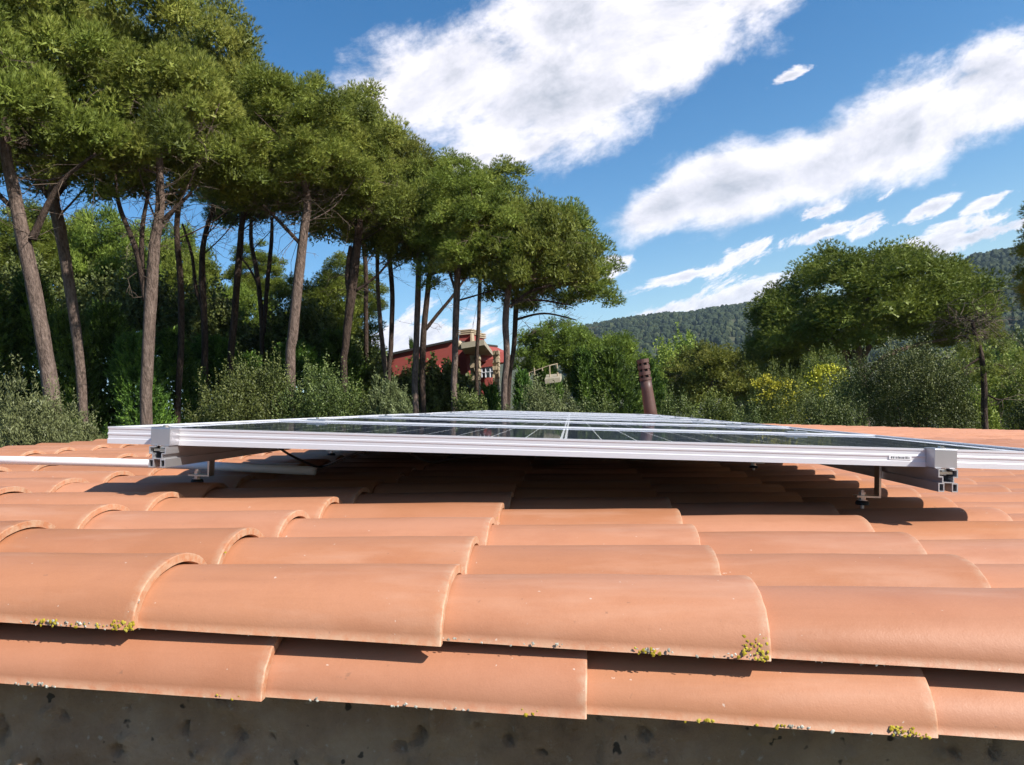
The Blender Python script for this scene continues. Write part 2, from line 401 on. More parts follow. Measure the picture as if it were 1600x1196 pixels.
# ------------------------------------------------------------------ terrain, hills
def sst(a, b, x):
    t = min(1, max(0, (x-a)/(b-a))); return t*t*(3-2*t)
def ground(x, y):
    g = 0.0 + 3.6*sst(-3.5, -14, x)*sst(400, 60, abs(y)) - 4.5*sst(8, 40, x)*sst(500, 90, abs(y))
    r = math.hypot(x, y)
    g += mnoise.fractal(Vector((x*0.02, y*0.02, 1.7)), 1.0, 2.0, 4)*0.5*sst(6, 40, r)
    g -= 6*sst(60, 250, r)
    g += hill(x, y, r)
    return g
def pix_az(x, y):
    d = CW @ np.array([(x-800)/F, -(y-598)/F, 1.0]); return math.atan2(d[0], d[1]), math.atan2(d[2], math.hypot(d[0], d[1]))
RH = 1500.0
SKYL = [pix_az(x, y) for x, y in [(-700, 790), (-200, 760), (300, 700), (560, 640), (700, 590), (800, 560), (880, 530), (960, 511), (1000, 506), (1040, 500), (1085, 498), (1120, 490), (1180, 483),
        (1260, 480), (1340, 470), (1420, 450), (1480, 430), (1520, 414), (1560, 405), (1600, 400), (1700, 392), (1900, 380), (2300, 400)]]
SA = [a for a, e in SKYL]; SE = [e for a, e in SKYL]
def hill(x, y, r):
    if r < 300: return 0.0
    az = math.atan2(x, y)
    if az < SA[0]: e = SE[0] + (az-SA[0])*0.0
    elif az > SA[-1]: e = SE[-1]*max(0.5, 1-(az-SA[-1])*0.3)
    else: e = float(np.interp(az, SA, SE))
    e = max(e, 0.012)
    Hh = RH*math.tan(e)+5.5+6
    t = sst(420, RH, r)
    if r > RH: t = 1-0.5*sst(RH, 3500, r)
    rid = mnoise.fractal(Vector((x*0.004, y*0.004, 5.0)), 1.0, 2.0, 4)
    return Hh*t + rid*24*t*(1-t)*2.2
def make_terrain():
    rs = [0.0, 2, 4, 6, 8, 10, 12, 14, 16, 18, 20, 23, 26, 30, 35, 40, 47, 55, 65, 80, 100, 130, 170, 220, 280, 340, 400, 450, 500, 560, 620, 680, 750, 820, 900, 980, 1060, 1140, 1220, 1300, 1380, 1440, 1500, 1560, 1700, 2000, 2500, 3500, 5000]
    azs = list(np.radians(np.concatenate([np.arange(-180, -60, 6), np.arange(-60, -10, 2), np.arange(-10, 50, 0.75), np.arange(50, 180, 6)])))
    vs = []; fs = []; n = len(azs)
    for r in rs:
        for a in azs:
            x, y = r*math.sin(a), r*math.cos(a); vs.append((x, y, ground(x, y)))
    for i in range(len(rs)-1):
        for j in range(n):
            fs.append((i*n+j, i*n+(j+1) % n, (i+1)*n+(j+1) % n, (i+1)*n+j))
    o = add('ground', mesh('ground', vs, fs, GROUND, True)); o['kind'] = 'structure'; o['label'] = 'scrubby ground and wooded hillsides round the house'
make_terrain()

def hill_forest():
    n = 9500
    a0, a1 = R(-1), R(37)
    az = NP.uniform(a0, a1, n); rr = np.sqrt(NP.uniform(620**2, 1530**2, n))
    x = rr*np.sin(az); y = rr*np.cos(az)
    z = np.array([ground(float(a), float(b)) for a, b in zip(x, y)])
    rad = NP.uniform(2.8, 5.8, n)*(0.65+0.35*rr/1500); ht = rad*NP.uniform(1.0, 1.7, n)
    k = 6
    ring = np.arange(k)*2*math.pi/k
    tris = []
    def pt(fr, fz, j):
        jit = 1+0.22*NP.uniform(-1, 1, n)
        return np.stack([x+rad*fr*jit*np.cos(ring[j % k]), y+rad*fr*jit*np.sin(ring[j % k]), z+ht*fz*jit], 1)
    r0 = [pt(1.0, -0.15, j) for j in range(k)]; r1 = [pt(0.85, 0.6, j) for j in range(k)]; r2 = [pt(0.4, 0.95, j) for j in range(k)]
    quads = []
    for j in range(k):
        jj = (j+1) % k
        quads.append(np.stack([r0[j], r0[jj], r1[jj], r1[j]], 1))
        quads.append(np.stack([r1[j], r1[jj], r2[jj], r2[j]], 1))
    q = np.concatenate(quads, 0).reshape(-1, 3)
    top = np.stack([x, y, z+ht], 1)
    q2 = np.concatenate([np.stack([r2[j], r2[(j+1) % k], top, top], 1) for j in range(k)], 0)
    tint = np.clip(NP.normal(0.45, 0.25, n), 0, 1)
    me = npmesh('hill_forest', q, 4, FOREST, np.tile(tint, 2*k))
    o = add('hill_forest', me); o['kind'] = 'stuff'; o['label'] = 'dark pine and oak woods covering the far hills'
    t2 = np.concatenate([np.stack([r2[j], r2[(j+1) % k], top], 1) for j in range(k)], 0).reshape(-1, 3)
    me2 = npmesh('hill_forest_tops', t2, 3, FOREST, np.tile(tint, k))
    o2 = add('tree_tops', me2, o); o2['kind'] = 'stuff'
hill_forest()

# ------------------------------------------------------------------ the house we stand on
RIDGE = -2.35; EAVE = 9.6; V0 = 1.034; V1 = 14.95
house = empty('tiled_house', RW(3, 7, 4.5), 'house under a low roof of terracotta barrel tiles, grey mortar along its verge', 'house')
BAS = Matrix(((U[0], V[0], N[0], 0), (U[1], V[1], N[1], 0), (U[2], V[2], N[2], 0), (0, 0, 0, 1)))
TL = 0.46; EXPO = 0.40; ROWP = 0.235; THK = 0.013
def tile_mesh(seed, nx=11, na=20, full=True):
    r = random.Random(seed)
    xs = [0, .06, .13, .2, .27, .34, .40, .445, .457, .4592, .46][:nx] if full else [0, .46]
    vs = []; ed = []
    w1, w2 = r.uniform(-.0015, .0015), r.uniform(0, 6)
    def prof(x, a, ins):
        t = x/TL; rx = .094+(.110-.094)*t; rz = .058+(.0765-.058)*t
        rx += w1*math.sin(9*t+w2); rz += w1*0.7*math.sin(7*t+w2*2)
        if x > 0.4595: ins += 0.0014
        elif x > 0.459: ins += 0.0004
        n = mnoise.noise(Vector((x*9, a*1.6, seed*3.1)))*0.0008 + mnoise.noise(Vector((x*40, a*5, seed*1.7)))*0.00035
        c, s = math.cos(a), math.sin(a)
        # slightly flattened sides like an extruded tile
        return (x + (mnoise.noise(Vector((a*7, seed, 3)))*0.0012 if x > .44 else 0), (rx-ins+n)*c*(1+0.03*abs(s)), (rz-ins+n)*(abs(s)**0.93))
    rings = [(x, 0.0) for x in xs] + [(TL, THK-.0022), (TL-.004, THK), (0.2, THK), (0.0, THK)]
    for (x, ins) in rings:
        for j in range(na+1):
            a = math.pi*j/na
            vs.append(prof(x, a, ins))
            e = max(0, 1-(TL-x)/.012) if x > .4 else 0
            e2 = max(0, 1-min(a, math.pi-a)/.07)*0.8
            ed.append(max(e*0.9, e2))
    m = len(rings); fs = [(i*(na+1)+j, (i+1)*(na+1)+j, (i+1)*(na+1)+j+1, i*(na+1)+j+1) for i in range(m-1) for j in range(na)]
    # long bottom edges
    # bottom lips: strips joining outer and inner edge lines
    out_i = [i for i in range(len(xs))]
    for j in (0, na):
        oi = [i*(na+1)+j for i in out_i]; ii = [(m-1)*(na+1)+j, (m-2)*(na+1)+j, (m-3)*(na+1)+j]
        poly = oi + [ii[2], ii[1], ii[0]]
        fs.append(tuple(poly) if j == 0 else tuple(poly[::-1]))
    me = mesh('roof_tile', vs, fs, TERRA, True, edge=ed)
    sm = [not ((len(xs)-1)*na <= i < (len(xs)+1)*na or i >= (m-1)*na) for i in range(len(fs))]
    me.polygons.foreach_set('use_smooth', sm)
    return me
TM = [tile_mesh(s) for s in range(6)]
TMS = [tile_mesh(20+s, na=10) for s in range(3)]

def tmat(uend, v, hbase, rz=0.0, ry=0.0):    # tile whose lower end is at uend
    o = RW(uend-TL, v, hbase)
    return Matrix.Translation(Vector(o)) @ BAS @ Matrix.Translation((TL, 0, 0)) @ Matrix.Rotation(rz, 4, 'Z') @ Matrix.Rotation(ry, 4, 'Y') @ Matrix.Translation((-TL, 0, 0))
cands = []
nrow = int((V1-1.06)/ROWP)+1
for r in range(nrow):
    v = 1.075+ROWP*r
    ju = NP.uniform(-.012, .012)
    kmin = int(math.ceil((RIDGE+0.14-0.24)/EXPO)); kmax = int((EAVE-0.24)/EXPO)
    for k in range(kmin, kmax+1):
        ue = 0.245+EXPO*k
        cands.append([ue+ju+NP.uniform(-.004, .004), v+NP.uniform(-.003, .003), 0.302, NP.uniform(-.007, .007), r])
for k in range(-7, 25):
    cands.append([0.020+EXPO*k+NP.uniform(-.008, .008)+(0.01 if k == 1 else 0), 1.053, 0.374, NP.uniform(-.006, .006), -1])
def pixpos(w):
    d = (np.array(w)-CAM) @ CW; return (d[0]/d[2]*F+800, -d[1]/d[2]*F+598, d[2]) if d[2] > 0.05 else (0, 0, -1)
def seen_size(c):
    x, y, z = pixpos(RW(c[0]-.2, c[1], c[2]-.06))
    if z < 0: return 0
    x0 = x-.2/z*F; x1 = x+.2/z*F
    if x1 < -10 or x0 > 1610: return 0
    under = (1.95+0.12*0 < c[1] < 9.9) and (-.95 < c[0] < 0.9)
    return (1/z)*(0.25 if under else 1)*(0.05 if c[1] > 2.4 and -0.9 < c[0]-0.2 < 0.8 else 1)
cands.sort(key=seen_size, reverse=True)
for i, c in enumerate(cands[:298]):
    me = TM[i % 6] if c[1] < 3.2 else TMS[i % 3]
    mw = tmat(c[0], c[1], c[2], c[3], NP.uniform(-.002, .002))
    o = bpy.data.objects.new('roof_tile', me); COL.objects.link(o); o.parent = house
    o.matrix_basis = Matrix.Translation(-Vector(house.location)) @ mw
# the many farther tiles joined
na = 8
TV = []
for (x, ins, t) in [(0, 0, 0), (.46, 0, 1), (.46, THK, 1), (.40, THK, .9)]:
    for j in range(na+1):
        a = math.pi*j/na; rx = .094+.016*t-ins; rz = .062+.0145*t-ins
        TV.append((x, rx*math.cos(a), rz*math.sin(a)))
TV = np.array(TV); TF = [(i*(na+1)+j, (i+1)*(na+1)+j, (i+1)*(na+1)+j+1, i*(na+1)+j+1) for i in range(3) for j in range(na)]
def far_tiles(cs, name, flip=False):
    allv = []; allf = []; tint = []
    hl = np.array(house.location)
    for c in cs:
        rz = c[3]; cc, ss = math.cos(rz), math.sin(rz)
        b = len(allv)*len(TV)
        X = TV.copy(); X[:, 0] -= TL; X = np.stack([X[:, 0]*cc-X[:, 1]*ss, X[:, 0]*ss+X[:, 1]*cc, X[:, 2]], 1); X[:, 0] += c[0]
        if flip:   # the other slope
            w = CAM+ (RIDGE-0.07)*U + np.outer((X[:, 0]), [-math.cos(SL), 0, -math.sin(SL)]) + np.outer(X[:, 1]+c[1], V) + np.outer(X[:, 2]-c[2], [-math.sin(SL), 0, math.cos(SL)])
        else:
            w = CAM + np.outer(X[:, 0], U) + np.outer(X[:, 1]+c[1], V) - np.outer(c[2]-X[:, 2], N)
        allv.append(w-hl); allf += [tuple(i+b for i in f) for f in TF]; tint += [rnd.random()]*len(TV)
    me = mesh(name, np.concatenate(allv), allf, TERRA, True, tint)
    o = bpy.data.objects.new(name, me); COL.objects.link(o); o.parent = house; o['kind'] = 'stuff'
far_tiles(cands[298:], 'roof_tiles')
far_tiles([[EXPO*(k+1)+.06, 1.075+ROWP*r, 0.350, 0, 0] for r in range(nrow) for k in range(7)], 'rear_slope_tiles', True)
# channel tiles lying between the rows
mb = MB()
for r in range(-1, nrow):
    v = 1.1925+ROWP*r
    if r == -1: continue
    k = RIDGE-0.2
    while k < EAVE:
        pts = []
        for (uu, hh) in ((k, .306), (k+.42, .298)):
            for j in range(7):
                a = math.pi*j/6; pts.append(RW(uu, v+.10*math.cos(a), hh+.055*math.sin(a)))
        mb.put(pts, [(j, j+1, j+8, j+7) for j in range(6)], rnd.random())
        k += EXPO
mb.build('channel_tiles', TERRA, house, True, 'stuff', True)
# ridge tiles
rme = TMS[0]
for i in range(36):
    v = 1.0+0.40*i
    M4 = Matrix.Translation(Vector(RW(RIDGE-.11, v, .340))) @ Matrix(((0, -U[0], N[0], 0), (1, 0, 0, 0), (0, -U[2], N[2], 0), (0, 0, 0, 1)))
    o = bpy.data.objects.new('ridge_tile', rme); COL.objects.link(o); o.parent = house
    o.matrix_basis = Matrix.Translation(-Vector(house.location)) @ M4
# roof deck and walls
mb = MB()
mb.rbox(RIDGE-.05, EAVE-.1, V0+.03, V1-.1, .375, .52)
mb.build('roof_deck', CONC, house)
mb = MB()
w0 = RW(RIDGE-.05, 0, .375); w1 = np.array([w0[0]-2.6, 0, w0[2]-2.6*math.tan(SL)])
mb.prism([w0+[0, V0+.03, 0], w1+[0, V0+.03, 0], w1+[0, V0+.03, -.15], w0+[0, V0+.03, -.15]], (0, V1-V0-.13, 0))
mb.build('rear_roof_deck', CONC, house)
# gable wall, its mortar face lumpy right below the verge
def gable():
    vs = []; fs = []
    us = np.arange(-1.0, 1.2, 0.0055); hsx = np.concatenate([np.arange(0.352, 0.54, 0.0055), [0.6, 0.75, 1.0]])
    for h in hsx:
        for a in us:
            p = Vector((a*7, h*9, 0)); d = mnoise.fractal(p, 0.7, 2.1, 8)*0.009
            q = mnoise.noise(Vector((a*26, h*30, 4)));
            if q > 0.36: d += min(.006, (q-0.36)*0.10)
            q2 = mnoise.noise(Vector((a*34, h*34, 9)));
            if q2 > 0.50: d -= min(.012, (q2-0.50)*0.25)
            vs.append(RW(a, V0-d, h))
    n = len(us)
    for i in range(len(hsx)-1):
        for j in range(n-1): fs.append((i*n+j, i*n+j+1, (i+1)*n+j+1, (i+1)*n+j))
    me = mesh('verge_mortar', np.array(vs)-offset(house), fs, MORTAR, True)
    o = bpy.data.objects.new('verge_mortar', me); COL.objects.link(o); o.parent = house
gable()
mb = MB()
pl = [RW(-2.4, V0+.012, .36), w1*[1, 0, 1]+[0, V0+.012, 0], np.array([w1[0], V0+.012, 0.0]), np.array([RW(EAVE-.4, 0, 0)[0], V0+.012, 0.0]), RW(EAVE-.4, V0+.012, .376)]
mb.prism(pl[::-1], (0, .25, 0))
mb.build('gable_wall', MORTAR, house)
mb = MB()
for pbase in (V1-.4,):
    mb.prism([p*[1, 0, 1]+[0, pbase, 0] for p in pl[::-1]], (0, .25, 0))
ex = RW(EAVE-.4, 0, .40)
mb.wbox(ex[0]-.25, ex[0], V0+.27, V1-.42, 0, ex[2])
mb.wbox(w1[0], w1[0]+.25, V0+.27, V1-.42, 0, w1[2]-.14)
mb.build('side_wall', CREAM, house)

# lichen crusts on the verge row
def crust(spots, name, mat, smin, smax):
    mbx = MB()
    for (c, nrm) in spots:
        s = rnd.uniform(smin, smax); k = 8
        ax = Vector(nrm).normalized(); t1 = ax.orthogonal().normalized(); t2 = ax.cross(t1)
        vs = []; ph = rnd.uniform(0, 6)
        for ring, (fr, fh) in enumerate(((1.0, -.1), (.62, .16))):
            for j in range(k):
                a = ph+2*math.pi*j/k; rr = s*fr*rnd.uniform(.45, 1.45)
                vs.append(Vector(c)+t1*rr*math.cos(a)+t2*rr*math.sin(a)+ax*s*fh*rnd.uniform(.6, 1.1))
        vs.append(Vector(c)+ax*s*.22)
        mbx.put(vs, [(j, (j+1) % k, k+(j+1) % k, k+j) for j in range(k)]+[(k+j, k+(j+1) % k, 2*k) for j in range(k)], rnd.random())
    o = mbx.build(name, mat, house, False, 'stuff', True)
def edge_pt(ue, v, hb, x, a):   # point on tile surface, x from upper end
    t = x/TL; rx = .094+.016*t; rz = .062+.0145*t
    return RW(ue-TL+x, v-rx*math.cos(a), hb-rz*math.sin(a)), tuple(N*math.sin(a)*.9-V*math.cos(a))
row1 = [0.245+EXPO*k for k in range(-5, 4)]; row0 = [0.020+EXPO*k for k in range(-5, 4)]
ys = []; ps = []
def cluster(lst, ue, v, hb, x0, x1, a0, a1, n, rim=False):
    cs = [(rnd.uniform(x0, x1), rnd.uniform(a0, a1)) for _ in range(max(1, n//7))]
    for _ in range(int(n*.6)):
        cxx, ca = rnd.choice(cs)
        x = min(x1, max(x0, cxx+rnd.gauss(0, .012))); a = min(a1, max(a0, ca+rnd.gauss(0, .035)))
        p, nn = edge_pt(ue, v, hb, x, a)
        if rim: nn = tuple(U)
        lst.append((p, nn))
for ue in row1:
    cluster(ps, ue, 1.075, .302, .02, .46, 0.0, .09, 75)
    cluster(ys, ue, 1.075, .302, .30, .46, 0.0, .10, 26)
    cluster(ys, ue, 1.075, .302, .445, .4575, 0.0, .5, 10)
    cluster(ps, ue, 1.075, .302, .440, .4575, 0.0, .9, 16)
for ue in row0:
    cluster(ps, ue, 1.053, .374, .05, .46, 0.0, .05, 24)
    cluster(ys, ue, 1.053, .374, .38, .46, 0.0, .09, 8)
cluster(ys, row1[4], 1.075, .302, .30, .46, 0.0, .08, 45); cluster(ys, row1[5], 1.075, .302, .43, .458, 0.0, .45, 60)
cluster(ys, row1[3], 1.075, .302, .43, .458, 0.0, .16, 50); cluster(ys, row1[3], 1.075, .302, .33, .35, 0.0, .08, 22)
cluster(ys, row0[6], 1.053, .374, .42, .462, 0.0, .13, 50); cluster(ys, row0[6], 1.053, .374, .1, .3, 0.0, .05, 20)
for r, kk in ((1, -4), (1, -3), (2, -4), (2, -3), (3, -4), (3, -5), (3, -3), (4, -5), (1, -5)):
    cluster(ys, 0.245+EXPO*(kk+2), 1.075+ROWP*r, .302, .445, .4575, 0.2, .9, 9)
cluster(ys, -1.355, 1.075+ROWP*3, .302, .43, .462, 0.5, .85, 60)
crust(ys, 'yellow_lichen', LICH, .0008, .0026)
crust(ps, 'pale_lichen', LICH2, .0008, .0022)

# ------------------------------------------------------------------ solar panels
HP = 0.0733; A0, A1 = -1.10, 1.08; PW = 1.060; PP = 1.072; PV0 = 1.765
def frame_mb(a0, a1, b0, b1, h):
    # profile: (inset from the outer edge, depth below the top)
    prof = [(.011, .0042), (.011, 0.0), (.0, .0), (.0, .0045), (.0012, .0060), (.0012, .0135), (0, .0150), (0, .0185), (.0012, .0200), (.0012, .0270), (0, .0285), (0, .040), (.03, .040), (.03, .038), (.0025, .038), (.0025, .0042)]
    mb = MB(); vs = []
    for (i, d) in prof:
        for (x, y) in ((a0+i, b0+i), (a1-i, b0+i), (a1-i, b1-i), (a0+i, b1-i)): vs.append(RW(x, y, h+d))
    n = len(prof); fs = []
    for k in range(n):
        for j in range(4):
            fs.append((k*4+j, k*4+(j+1) % 4, ((k+1) % n)*4+(j+1) % 4, ((k+1) % n)*4+j))
    mb.put(vs, fs); return mb
cellme = None
PANEL_LABELS = ['nearest solar panel, its ridged aluminium front edge facing the camera', 'second solar panel from the near edge of the array',
    'third solar panel from the near edge of the array', 'fourth solar panel from the near edge of the array', 'fifth solar panel, in the middle of the receding array',
    'third solar panel from the far end of the array', 'second to last solar panel at the far end of the array', 'farthest solar panel, last in the row before the trees']
for i in range(8):
    b0 = PV0+PP*i; b1 = b0+PW; h = HP-[0, .0005, .0015, -.0005, .001, 0, .001, 0][i]
    root = empty('solar_panel', RW((A0+A1)/2, (b0+b1)/2, h+.02), PANEL_LABELS[i], 'solar panel', 'solar panels in a row on the roof')
    frame_mb(A0, A1, b0, b1, h).build('frame', ALU, root)
    mb = MB(); mb.rbox(A0+.0115, A1-.0115, b0+.0115, b1-.0115, h+.0060, h+.0085)
    lam = mb.build('backsheet', SHEET, root)
    mb = MB(); mb.rbox(A0+.0115, A1-.0115, b0+.0115, b1-.0115, h+.0087, h+.0093); mb.build('bounce_damper', SHEETB, root)  # unseen dark layer added under the panel to lessen bounce light
    mb = MB(); mb.put([RW(A0+.0115, b0+.0115, h+.0052), RW(A1-.0115, b0+.0115, h+.0052), RW(A1-.0115, b1-.0115, h+.0052), RW(A0+.0115, b1-.0115, h+.0052)], [(0, 1, 2, 3)])
    mb.build('glass', GLASS, root)
    cm = (A0+A1)/2-.008; cp = 0.0862
    cells = []
    for s in (-1, 1):
        for k in range(12):
            ca = cm+s*(.0075+cp*(k+.5))
            for j in range(6):
                cb = (b0+b1)/2+(j-2.5)*.168
                cells.append((ca, cb))
    if i < 2:
        ce = MB(); w, l = cp/2-.0013, .0822; w0_ = RW(0, 0, 0)
        ce.put([U*x+V*y+N*z for (x, y, z) in ((-w, -l, 0), (w, -l, 0), (w, l, 0), (-w, l, 0), (-w, -l, .0001), (w, -l, .0001), (w, l, .0001), (-w, l, .0001))],
               [(0, 3, 2, 1), (4, 5, 6, 7), (0, 1, 5, 4), (1, 2, 6, 5), (2, 3, 7, 6), (3, 0, 4, 7)])
        if cellme is None: cellme = mesh('solar_cell', ce.v, ce.f, CELL)
        for (ca, cb) in cells:
            o = bpy.data.objects.new('solar_cell', cellme); COL.objects.link(o); o.parent = lam
            o.location = Vector(RW(ca, cb, h+.0060-.00002))-root.location
    else:
        mb = MB()
        for (ca, cb) in cells: mb.rbox(ca-cp/2+.0013, ca+cp/2-.0013, cb-.0822, cb+.0822, h+.0059, h+.00602)
        mb.build('solar_cells', CELL, root, kind='stuff')
    mb = MB(); mb.rbox(cm-.0020, cm+.0020, b0+.02, b1-.02, h+.0059, h+.00602); mb.build('centre_busbar', CELL, root)
    mb = MB()
    for jj in (-.28, 0, .28): mb.rbox(cm-.03+jj, cm+.03+jj, (b0+b1)/2-.05, (b0+b1)/2+.05, h+.0095, h+.024)
    mb.build('junction_boxes', BLACKC, root, kind='stuff')
    if i == 0:   # paper serial label on the ridged front edge
        sa, sv = roof_hit(1413, 716, .094); sa = 0.723
        mb = MB(); mb.rbox(sa-.024, sa+.024, b0-.0006, b0+.0004, h+.0165, h+.0255)
        st = mb.build('serial_sticker', PAPER, root)
        mb = MB(); q = sa-.020
        while q < sa+.019:
            w = rnd.choice([.0005, .0009, .0014]); mb.rbox(q, q+w, b0-.0008, b0-.0005, h+.0182+rnd.choice([0, .0008]), h+.0235); q += w+rnd.choice([.0006, .0011, .0016])
        mb.build('barcode_print', INK, st, kind='stuff')
PEND = PV0+PP*7+PW

# rails: slotted extrusion, open profile seen on the near end
HR = HP+.040
def rail_profile():
    # outline of one closed polygon with its slots, (x, depth), 40 wide 48 tall
    t = .0022
    return [(-.020, .0), (-.0085, .0), (-.0085, .0045), (-.0178, .0045), (-.0178, .0140), (-.0098, .0140), (-.0098, .0255), (0, .0235), (.0098, .0255), (.0098, .0140), (.0178, .0140), (.0178, .0045), (.0085, .0045), (.0085, .0), (.020, .0),
            (.020, .0165), (.0122, .0165), (.0122, .0300), (.020, .0300), (.020, .048), (.0095, .048), (.0095, .0458), (.0178, .0458), (.0178, .0322), (.0088, .0322), (.0088, .0480), (-.0088, .0480), (-.0088, .0322), (-.0178, .0322), (-.0178, .0458), (-.0095, .0458), (-.0095, .048), (-.020, .048), (-.020, .0300), (-.0122, .0300), (-.0122, .0165), (-.020, .0165)]
RAILS = [(-.946, 'left mounting rail under the panels, its slotted end beside the white pipe'), (.800, 'right mounting rail under the panels, its slotted end over sunlit tiles')]
# walls of the extrusion as thin plates so that the hollow chambers show at the end
PLATES = [(-.020, -.0085, 0, .0024), (.0085, .020, 0, .0024), (-.020, -.0176, .0024, .0150), (.0176, .020, .0024, .0150), (-.020, -.0100, .0150, .0174), (.0100, .020, .0150, .0174),
          (-.0122, -.0098, .0174, .0290), (.0098, .0122, .0174, .0290), (-.020, -.0074, .0290, .0314), (.0074, .020, .0290, .0314), (-.020, -.0176, .0314, .0456), (.0176, .020, .0314, .0456),
          (-.020, -.0080, .0456, .048), (.0080, .020, .0456, .048), (-.0098, -.0078, .0314, .0456), (.0078, .0098, .0314, .0456), (-.0098, .0098, .0270, .0290)]
for (ra, lab) in RAILS:
    root = empty('mounting_rail', RW(ra, 6, HR+.024), lab, 'rail', 'mounting rails under the solar panels')
    mb = MB()
    for (x0, x1, d0, d1) in PLATES: mb.rbox(ra+x0, ra+x1, 1.712, PEND+.05, HR+d0+.0004, HR+d1+.0004)
    # curved web
    arc = [(ra+.0078*math.cos(a), HR+.0330-.0062*math.sin(a)) for a in np.linspace(0, math.pi, 9)]
    mb.build('extrusion', RAILM, root)['kind'] = 'stuff'
    mb = MB(); mb.rbox(ra-.007, ra+.007, 1.735, PEND+.04, HR+.0120, HR+.0145); mb.build('slot_web', RAILM, root)
    mb = MB()
    # square nut and bolt shank inside the slot near the end
    mb.rbox(ra-.0135, ra+.0135, 1.722, 1.750, HR+.0060, HR+.0115); mb.build('channel_nut', STEEL, root)
    mb = MB(); mb.rbox(ra-.0045, ra+.0045, 1.731, 1.740, HR-.004, HR+.006); mb.build('bolt', STEEL, root)

def bolt(parent, a, b, h0, h1, r, head=True):
    mb = MB(); mb.tube([RW(a, b, h0), RW(a, b, h1)], r, 6 if head else 12); return mb.build('bolt', STEEL, parent)
for ra, w in ((-.946, 'left'), (.800, 'right')):
    # end clamp in front of the panel, its lip on the frame
    root = empty('end_clamp', RW(ra, 1.75, HP+.03), 'cast aluminium end clamp gripping the near panel above the %s rail end' % w, 'clamp', 'end clamps on the near panel edge')
    mb = MB()
    a0, a1 = ra-.0235, ra+.0235
    prof = [(1.7640, HP+.0395), (1.7230, HP+.0395), (1.7225, HP-.0010), (1.7240, HP-.0028), (1.7760, HP-.0028), (1.7760, HP-.0004), (1.7645, HP-.0004)]
    mb.prism([RW(a0, b, h) for b, h in prof], U*(a1-a0))
    o = mb.build('clamp_body', ALU2, root)
    bv = o.modifiers.new('edge', 'BEVEL'); bv.width = .0012; bv.segments = 2
    bolt(root, ra, 1.745, HP-.0075, HP-.0028, .0065)
    mb = MB(); mb.tube([RW(ra, 1.745, HP-.0040), RW(ra, 1.745, HP-.0026)], .0095, 16); mb.build('washer', STEEL, root)
ORD = ['first', 'second', 'third', 'fourth', 'fifth', 'sixth', 'seventh']
for i in range(1, 8):
    b = PV0+PP*i-(PP-PW)/2
    for ra, w in ((-.946, 'left'), (.800, 'right')):
        root = empty('mid_clamp', RW(ra, b, HP), 'small aluminium mid clamp on the %s joint of the panels, %s rail' % (ORD[i-1], w), 'clamp', 'mid clamps between the panels')
        mb = MB(); mb.rbox(ra-.035, ra+.035, b-.019, b+.019, HP-.0055, HP-.0022); mb.rbox(ra-.035, ra+.035, b-.009, b+.009, HP-.0021, HP+.038)
        mb.build('clamp_body', ALU2, root)
        bolt(root, ra, b, HP-.0115, HP-.0056, .006)
# roof hooks: L bracket, threaded rod, nuts, rubber seal
k = 0
for fv in (2.03, 3.205, 4.38, 5.555, 6.73, 7.905, 9.08):
    for ra, w in ((-.946, 'left'), (.800, 'right')):
        k += 1
        root = empty('roof_bracket', RW(ra-.05, fv, .22), 'steel L bracket on a threaded rod, number %s back under the %s rail' % (ORD[(k-1)//2], w), 'bracket', 'roof brackets carrying the rails')
        ba = ra-.0205
        mb = MB(); mb.rbox(ba-.005, ba, fv-.016, fv+.016, HR+.006, .206); mb.build('bracket_plate', STEEL, root)
        mb = MB(); mb.rbox(ba-.058, ba-.0001, fv-.016, fv+.016, .2062, .2105); mb.build('bracket_foot', STEEL, root)
        bx = ba-.040
        mb = MB(); mb.tube([RW(bx, fv, .193), RW(bx, fv, .245)], .0048, 10); mb.build('threaded_rod', STEEL, root)
        mb = MB(); mb.tube([RW(bx, fv, .198), RW(bx, fv, .206)], .0085, 6); mb.build('nut', STEEL, root)
        mb = MB(); mb.tube([RW(bx, fv, .2107), RW(bx, fv, .2175)], .0085, 6); mb.build('nut', STEEL, root)
        mb = MB(); mb.tube([RW(bx, fv, .2178), RW(bx, fv, .2192)], .0125, 14); mb.build('washer', STEEL, root)
        mb = MB(); mb.tube([RW(bx, fv, .2192), RW(bx, fv, .2235), RW(bx, fv, .2300)], [.0125, .0165, .0165], 16); mb.build('rubber_seal', RUBBER, root)
# white pipe on the tiles
pa = [roof_hit(-150, 716.5, .212), roof_hit(120, 721.5, .212), roof_hit(300, 727.0, .212), roof_hit(492, 736, .212)]
mb = MB(); mb.tube([RW(a, b, .212) for a, b in pa], .0135, 20)
o = mb.build('conduit_pipe', PVC, None, True); tag(o, 'white plastic conduit pipe lying across the tiles by the panels', 'pipe')
